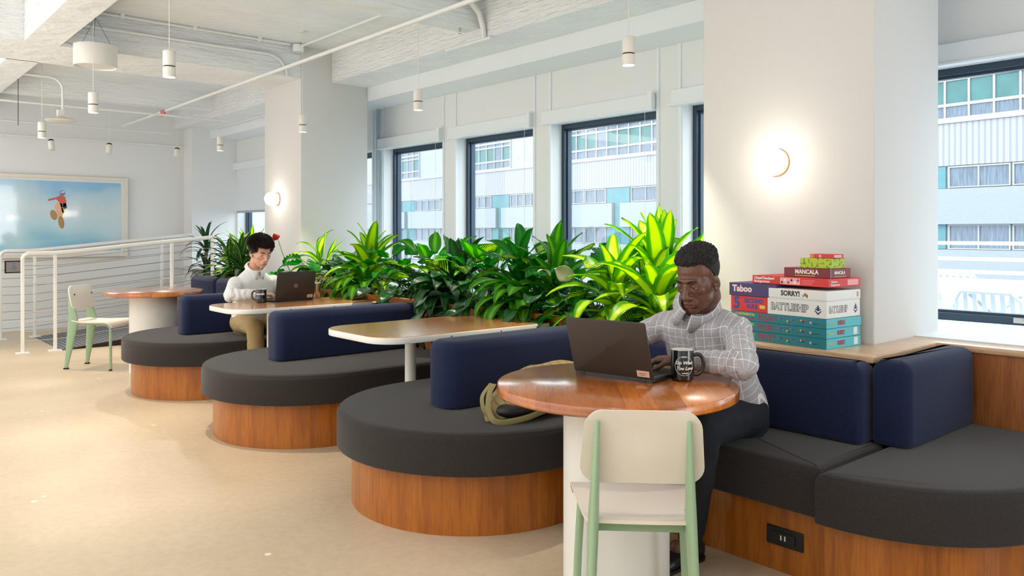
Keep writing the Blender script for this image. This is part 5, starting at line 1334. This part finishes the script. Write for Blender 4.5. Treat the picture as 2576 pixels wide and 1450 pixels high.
SHAPES = {
    'strap': lambda v: max(0, sin(pi*(.06+.94*v)**.78))**.62,
    'lance': lambda v: max(0, sin(pi*min(1, v**.8)))**.85,
    'ovate': lambda v: max(0, sin(pi*v**.62))**.7,
    'heart': lambda v: max(0, sin(pi*(.06+.94*v)**.5))**.62,
    'grass': lambda v: (1-v)**.5,
}
class Leaves:
    def __init__(s, rnd): s.v = []; s.f = []; s.uv = []; s.r = rnd; s.stems = B()
    def leaf(s, base, az, el, L_, W_, droop, shape='strap', fold=.3, roll=0, wave=.0, n=10, petiole=0, pr=.004, slits=0, curl=0):
        p = Vector(base); pth = [p.copy()]
        if petiole:
            k = 5; e = el
            for i in range(k):
                d = Vector((cos(az)*cos(e), sin(az)*cos(e), sin(e))); p = p + d*petiole/k; pth.append(p.copy()); e -= droop*.12
            s.stems.tube(pth, [pr*1.2]+[pr]*(k-1)+[pr*.7], 5); el = e
        m_ = 4 if not slits else 10; n = n if not slits else 30
        o = len(s.v); e = el; a_ = az; W2 = []
        for i in range(n+1):
            v = i/n
            d = Vector((cos(a_)*cos(e), sin(a_)*cos(e), sin(e)))
            side = Vector((-sin(a_), cos(a_), 0)); up = side.cross(d) * -1
            up = d.cross(side)*-1 if up.z < 0 else up
            c_, s_ = cos(roll+wave*.3*sin(v*6)), sin(roll+wave*.3*sin(v*6)); sd = side*c_ + up*s_; u2 = up*c_ - side*s_
            w_ = W_*.5*SHAPES[shape](v)
            for j in range(m_+1):
                u = -1+2*j/m_
                ww = w_
                if slits and abs(u) > .35 and 5 < i < 27 and i % 4 == 3: ww = w_*.5
                off = abs(u)**1.2*ww*fold + wave*.12*W_*sin(v*9+u*3+s.r_ph)*abs(u)
                s.v.append(p + sd*u*ww + u2*off); s.uv.append((.5+u*.5, v))
            e -= droop/n*(.5+v*1.2); a_ += curl/n
            p = p + d*L_/n
        w = m_+1
        for i in range(n):
            for j in range(m_):
                q = o+i*w+j; s.f.append((q, q+1, q+1+w, q+w))
    r_ph = 0
    def finish(s, t_, mt, nm='foliage', stem='stem_green', lift=0):
        me = bpy.data.meshes.new(nm); me.from_pydata([tuple(v) for v in s.v], [], s.f); me.materials.append(MAT[mt])
        uv = me.uv_layers.new(name='UVMap')
        for lp in me.loops: uv.data[lp.index].uv = s.uv[lp.vertex_index]
        me.polygons.foreach_set('use_smooth', [True]*len(me.polygons)); me.update()
        o = bpy.data.objects.new(nm, me); C.objects.link(o); o.parent = t_
        so = o.modifiers.new('thickness', 'SOLIDIFY'); so.thickness = .0008
        if s.stems.v: s.stems.obj('stems', stem, t_)
        s.__init__(s.r); return o
def plant_root(label, cat, x, y, z=.72, name='houseplant'): return thing(name, label, cat, (x, y, z))
def rosette(t_, mt, rnd, n, L_, W_, h0, h1, droop=(1.0, 2.0), el=(1.35, .2), shape='strap', fold=.35, azr=None, stem_r=.012, seed_az=0):
    g = Leaves(rnd)
    for k in range(n):
        f = k/max(1, n-1)                       # 0 = top/inner, 1 = bottom/outer
        az = seed_az + k*2.39996 + rnd.uniform(-.25, .25)
        if azr: az = azr[0]+(azr[1]-azr[0])*((k*.618) % 1)
        g.r_ph = rnd.uniform(0, 6)
        g.leaf((0, 0, h1+(h0-h1)*f), az, el[0]+(el[1]-el[0])*f+rnd.uniform(-.12, .12), L_*rnd.uniform(.8, 1.12)*(1 if f > .15 else .85), W_*rnd.uniform(.85, 1.1),
               (droop[0]+(droop[1]-droop[0])*f)*rnd.uniform(.8, 1.2), shape, fold*.8, rnd.uniform(-.3, .3), .5, curl=rnd.uniform(-.4, .4))
    if stem_r: g.stems.tube([(0, 0, -.02), (0, 0, h1)], [stem_r, stem_r*.7], 8)
    return g.finish(t_, mt)
def clump(t_, mt, rnd, n, L_, W_, pet, el=(1.45, .5), droop=(.9, 1.7), shape='ovate', fold=.2, spread=.05, slits=0, azr=None, wave=.8, pr=.004):
    g = Leaves(rnd)
    for k in range(n):
        f = (k+.5)/n; az = k*2.39996+rnd.uniform(-.4, .4)
        if azr: az = azr[0]+(azr[1]-azr[0])*((k*.618) % 1)
        g.r_ph = rnd.uniform(0, 6)
        g.leaf((spread*cos(az)*rnd.random(), spread*sin(az)*rnd.random(), -.02), az, el[0]+(el[1]-el[0])*f, L_*rnd.uniform(.8, 1.15), W_*rnd.uniform(.85, 1.15), (droop[0]+(droop[1]-droop[0])*f)*rnd.uniform(.85, 1.15),
               shape, fold, rnd.uniform(-.4, .4), wave, petiole=pet*rnd.uniform(.75, 1.1), pr=pr, slits=slits, n=12 if slits else 10)
    return g.finish(t_, mt)
def pinnate(t_, mt, rnd, nf, L_, lw):
    g = Leaves(rnd)
    for k in range(nf):
        az = k*2.39996+rnd.uniform(-.3, .3); e = 1.35-.5*k/nf; p = Vector((0, 0, -.02)); pts = [p.copy()]; n = 11
        for i in range(n):
            d = Vector((cos(az)*cos(e), sin(az)*cos(e), sin(e))); p = p+d*L_/n; pts.append(p.copy()); e -= .10
            if i > 2:
                for s_ in (-1, 1): g.leaf(tuple(p), az+s_*(.95-.04*i), e+.25, lw*2.6, lw, .4, 'lance', .15, 0, n=5)
        g.stems.tube(pts, [.007]+[.005]*(n-1)+[.003], 6)
    return g.finish(t_, mt)
rn = lambda s: random.Random(s)
GP = 'mixed green plants in the long planter'
# the long planter, from the far column to the near column: (kind, x, y, label, args)
def lem(x, y, label, seed, n=24, L_=.42, W_=.075, h0=.06, h1=.26, mt='leaf_lemon', **k):
    t_ = plant_root(label, 'plant', x, y); rosette(t_, mt, rn(seed), n, L_, W_*(1.22 if mt != 'leaf_striped' else 1), h0, h1, **k); return t_
def clu(x, y, label, seed, mt, n=16, L_=.26, W_=.12, pet=.24, **k):
    t_ = plant_root(label, 'plant', x, y); clump(t_, mt, rn(seed), n, L_, W_, pet, **k); return t_
# anthurium with its red flower, at the left end
t_ = plant_root('plant with a single red flower at the left end of the long planter', 'plant', -7.12, 3.42)
clump(t_, 'leaf_green', rn(3), 9, .16, .09, .20, shape='heart', el=(1.3, .7))
g = Leaves(rn(1)); g.stems.tube([(0, 0, 0), (-.02, -.04, .18), (-.06, -.10, .36), (-.10, -.13, .50)], .004, 6); g.leaf((-.10, -.13, .50), R(-60), .5, .085, .075, -.6, 'heart', .3, .8); o_ = g.finish(t_, 'flower_red', 'flower')
o_.modifiers['thickness'].thickness = .002
lem(-7.02, 3.62, 'yellow-green arching plant behind the red flower', 11, 9, .40, .065, .10, .36, azr=(R(110), R(300)), droop=(1.2, 2.3), el=(1.2, .6))
clu(-6.86, 3.56, 'split-leaf plant with large glossy holed leaves and a tall pointed yellow leaf', 12, 'leaf_green', 6, .25, .21, .40, shape='heart', slits=1, el=(1.55, 1.2), droop=(1.9, 2.5), fold=.1, wave=.15, azr=(R(-130), R(20)))
t_ = bpy.data.objects[[o.name for o in C.objects if o.get('label', '').startswith('split-leaf')][0]]
g = Leaves(rn(2)); g.leaf((0, .02, .3), R(60), 1.5, .34, .075, .1, 'lance', .3); g.leaf((.08, .02, .28), R(20), 1.2, .27, .06, .3, 'lance', .3); g.leaf((.10, .0, .3), R(30), .9, .28, .05, .3, 'lance', .3); g.finish(t_, 'leaf_lemon', 'young_leaf')
clu(-6.75, 3.42, 'dark broad-leaved plant beside the steel tumbler', 13, 'leaf_dark', 18, .28, .095, .17, shape='lance', el=(1.2, .1), droop=(1.0, 1.7))
clu(-6.50, 3.74, 'silver-flecked broad-leaved plant behind the steel tumbler', 14, 'leaf_silver', 13, .26, .12, .34, el=(1.45, .8))
clu(-6.42, 3.50, 'dark bushy plant left of the bright yellow-green rosette', 15, 'leaf_dark', 24, .18, .12, .30, shape='heart', el=(1.5, .1))
clu(-6.22, 3.68, 'mid-green heart-leaved plant left of the bright rosette', 16, 'leaf_green', 16, .20, .13, .42, shape='heart', el=(1.5, .6))
t_ = plant_root('wispy pale grass-like plant spilling over the planter edge', 'plant', -6.22, 3.36)
g = Leaves(rn(5))
for k in range(26): g.leaf((0, 0, .04), R(-150+k*5), 1.0+.3*rn(k).random(), .34+.1*rn(k+9).random(), .011, 2.6, 'grass', .2, n=10)
g.finish(t_, 'leaf_grass')
lem(-5.95, 3.55, 'bright yellow-green rosette plant beside the far end of the empty table', 21, 34, .44, .088, .04, .30, droop=(.5, 2.5), el=(1.45, .2))
lem(-5.80, 3.40, 'lime strap-leaved plant hanging over the navy cushion', 22, 16, .36, .09, .06, .16, mt='leaf_lime', azr=(R(-170), R(-20)), droop=(1.6, 2.8), el=(1.1, .3))
clu(-5.62, 3.72, 'leafy green plant right of the bright rosette', 23, 'leaf_green', 20, .20, .12, .42, shape='heart', el=(1.5, .5))
clu(-5.45, 3.42, 'dull grey-green broad-leaved plant at the planter edge', 24, 'leaf_silver', 20, .24, .12, .20, el=(1.3, .0), droop=(1.1, 2.0))
t_ = plant_root('dark feathery plant with upright stems of small glossy leaflets', 'plant', -5.18, 3.60); pinnate(t_, 'leaf_dark', rn(31), 9, .52, .034)
clu(-5.15, 3.40, 'dark drooping broad-leaved plant before the feathery stems', 25, 'leaf_dark', 18, .26, .11, .18, el=(1.2, .0), droop=(1.2, 2.0))
clu(-4.98, 3.76, 'broad plant with yellow-veined leaves standing before the second open window', 26, 'leaf_vein', 10, .32, .19, .40, el=(1.4, .8), droop=(.8, 1.4))
lem(-4.78, 3.60, 'dark strap-leaved plant with one tall upright greyish leaf', 27, 18, .40, .095, .05, .22, mt='leaf_dark', droop=(.2, 2.2), el=(1.5, .3))
lem(-4.62, 3.36, 'dark plant with long leaves hanging onto the planter front', 28, 20, .36, .085, .05, .16, mt='leaf_dark', azr=(R(-175), R(-5)), droop=(1.6, 2.9), el=(1.1, .2))
clu(-4.48, 3.66, 'green leafy plant between the open windows', 29, 'leaf_green', 20, .22, .11, .42, shape='lance', el=(1.5, .6))
clu(-4.36, 3.42, 'grey-green shiny plant with limp leaves above the empty table', 30, 'leaf_silver', 34, .26, .13, .26, el=(1.4, -.1), droop=(1.2, 2.3))
t_ = plant_root('bright green palm-like plant with upright leaflets', 'plant', -4.28, 3.80); pinnate(t_, 'leaf_green', rn(32), 8, .55, .042)
lem(-4.08, 3.62, 'curling green strap-leaved plant before the window post', 33, 22, .40, .085, .10, .34, mt='leaf_green', droop=(.8, 2.4))
clu(-4.10, 3.38, 'dark creased-leaf plant touching the empty table', 34, 'leaf_dark', 18, .22, .11, .16, el=(1.2, -.2), droop=(1.2, 2.2))
lem(-3.85, 3.42, 'lime plant with long leaves hanging down the planter front', 35, 16, .44, .085, .05, .14, mt='leaf_lime', azr=(R(-150), R(-30)), droop=(1.8, 3.0), el=(1.0, .3))
lem(-3.78, 3.66, 'fresh green rosette plant with broad upright leaves', 36, 22, .40, .095, .06, .28, mt='leaf_lime', droop=(.4, 2.0), el=(1.5, .4))
clu(-3.62, 3.48, 'dark glossy plant with large drooping leaves left of the laptop', 37, 'leaf_dark', 22, .26, .14, .22, el=(1.4, .0), droop=(1.1, 2.0))
clu(-3.50, 3.78, 'oak-shaped green plant before the third open window', 38, 'leaf_green', 16, .22, .16, .44, shape='heart', slits=1, el=(1.5, .7))
t_ = clu(-3.38, 3.44, 'dark plant with a pale cream arrow-shaped bract', 39, 'leaf_dark', 20, .22, .12, .20, el=(1.3, .0), droop=(1.1, 2.0))
g = Leaves(rn(8)); g.leaf((.0, -.08, .27), R(-75), 1.1, .17, .11, 1.5, 'heart', .3, .3); g.leaf((-.12, -.10, .30), R(-100), .9, .11, .05, 1.8, 'lance', .3); g.stems.tube([(0, 0, 0), (.02, -.05, .2), (0, -.08, .27)], .004, 6); g.finish(t_, 'flower_cream', 'bract')
clu(-3.22, 3.74, 'yellow-veined broad-leaved plant left of the tall lemon leaves', 40, 'leaf_vein', 12, .28, .16, .40, el=(1.4, .7), droop=(.9, 1.5))
lem(-3.08, 3.46, 'lemon-striped plant with arching leaves above the laptop', 41, 24, .46, .085, .06, .24, droop=(.8, 2.4), el=(1.3, .2))
lem(-2.88, 3.62, 'tallest lemon-yellow plant with upright leaves beside the near column', 42, 34, .46, .098, .08, .36, droop=(.05, 2.2), el=(1.55, .2))
lem(-2.72, 3.40, 'lemon-green plant just behind the shoulder of the man in plaid', 43, 22, .40, .085, .05, .22, droop=(.8, 2.5), el=(1.3, .2))
t_ = plant_root('slender peace lily with one pale pointed flower', 'plant', -3.02, 3.80)
clump(t_, 'leaf_green', rn(44), 7, .2, .08, .26, shape='lance'); g = Leaves(rn(9)); g.leaf((0, 0, .52), R(170), 1.45, .16, .045, -.1, 'lance', .5); g.stems.tube([(.0, 0, 0), (.02, 0, .3), (0, 0, .53)], .004, 6); g.finish(t_, 'flower_cream', 'flower')
t_ = bpy.data.objects[[o.name for o in C.objects if o.get('label', '').startswith('tallest lemon')][0]]
g = Leaves(rn(2)); g.leaf((-.02, .0, .34), R(80), 1.55, .40, .085, .02, 'lance', .3); g.leaf((.16, .02, .36), R(10), 1.0, .34, .08, -.1, 'lance', .3); g.leaf((-.12, 0, .24), R(170), 1.45, .32, .075, .05, 'lance', .25)
g.stems.tube([(0, 0, .25), (.1, .01, .3), (.17, .02, .38)], .006, 6); g.finish(t_, 'leaf_lemon', 'upright_leaf')
clu(-2.95, 3.37, 'dark small-leaved filler plant at the planter edge above the laptop', 45, 'leaf_dark', 16, .17, .10, .12, el=(1.2, -.1), droop=(1.2, 2.0))
clu(-4.70, 3.84, 'tall lime-green leafy plant at the back, left of the palm-like one', 61, 'leaf_lime', 14, .26, .10, .42, shape='lance', el=(1.55, 1.0), droop=(.6, 1.5))
clu(-3.98, 3.84, 'yellow-veined plant at the back, right of the palm-like one', 62, 'leaf_vein', 10, .26, .13, .44, el=(1.55, .9), droop=(.8, 1.5))
clu(-5.40, 3.84, 'lime leafy plant at the back before the first open window', 63, 'leaf_lime', 14, .25, .10, .42, shape='lance', el=(1.55, .9), droop=(.6, 1.6))
clu(-3.30, 3.42, 'lime-leaved plant low at the rim just left of the near laptop', 64, 'leaf_lime', 12, .22, .09, .14, shape='lance', el=(1.1, -.1), droop=(1.2, 2.2), azr=(R(-170), R(0)))
# the far planter
for i, (x, y, lb, mt) in enumerate(((-8.95, 3.5, 'striped strap-leaved plant at the left end of the far planter', 'leaf_striped'), (-8.55, 3.45, 'white-striped drooping plant in the middle of the far planter', 'leaf_striped'), (-8.66, 3.62, 'yellow-striped upright plant at the back of the far planter', 'leaf_lemon'), (-8.40, 3.42, 'striped bushy plant just behind the dark-haired young man', 'leaf_striped'))):
    lem(x, y, lb, 50+i, 26, .44, .06, .05, .24 if mt != 'leaf_lemon' else .30, mt=mt, droop=(.8, 2.3) if mt != 'leaf_lemon' else (.1, 1.6), el=(1.4, .15))
clu(-8.36, 3.66, 'small bright green plant peeking above the far planter', 60, 'leaf_green', 12, .13, .07, .42, el=(1.5, .9), shape='heart')
# dracaena in the low planter box on the ramp side
bx = thing('planter', 'low wooden planter box with a white lower edge holding the tall dark dracaena', 'planter', (-10.3, 3.75, .16))
B().box(-.35, -.35, .0, .35, .25, .32).obj('planter_box', 'wood_base', bx); B().box(-.36, -.36, .0, .36, .26, .05).obj('white_edge', 'trim_white', bx); B().box(-.32, -.32, .3, .32, .22, .325).obj('soil', 'soil', bx)
t_ = plant_root('tall dark dracaena with tiers of drooping leaves behind the railing', 'plant', -10.3, 3.72, .48, 'dracaena')
g = Leaves(rn(70)); r_ = rn(71)
g.stems.tube([(0, 0, 0), (.01, 0, .3), (-.01, 0, .62)], .016, 8); g.stems.tube([(.02, .02, 0), (.1, .0, .22), (.12, 0, .30)], .013, 8); g.stems.tube([(-.02, -.02, 0), (-.13, -.04, .1)], .012, 8)
for (bx_, bz, n, L_) in ((0, .60, 20, .42), (.12, .30, 14, .36), (-.03, .36, 16, .38), (-.13, .10, 12, .32)):
    for k in range(n):
        f = k/n; g.leaf((bx_, 0, bz-.05*f), k*2.39996, 1.5-1.3*f, L_*r_.uniform(.8, 1.1), .042, .8+1.5*f, 'strap', .3, 0, .3)
g.finish(t_, 'leaf_draco', stem='stem_brown')
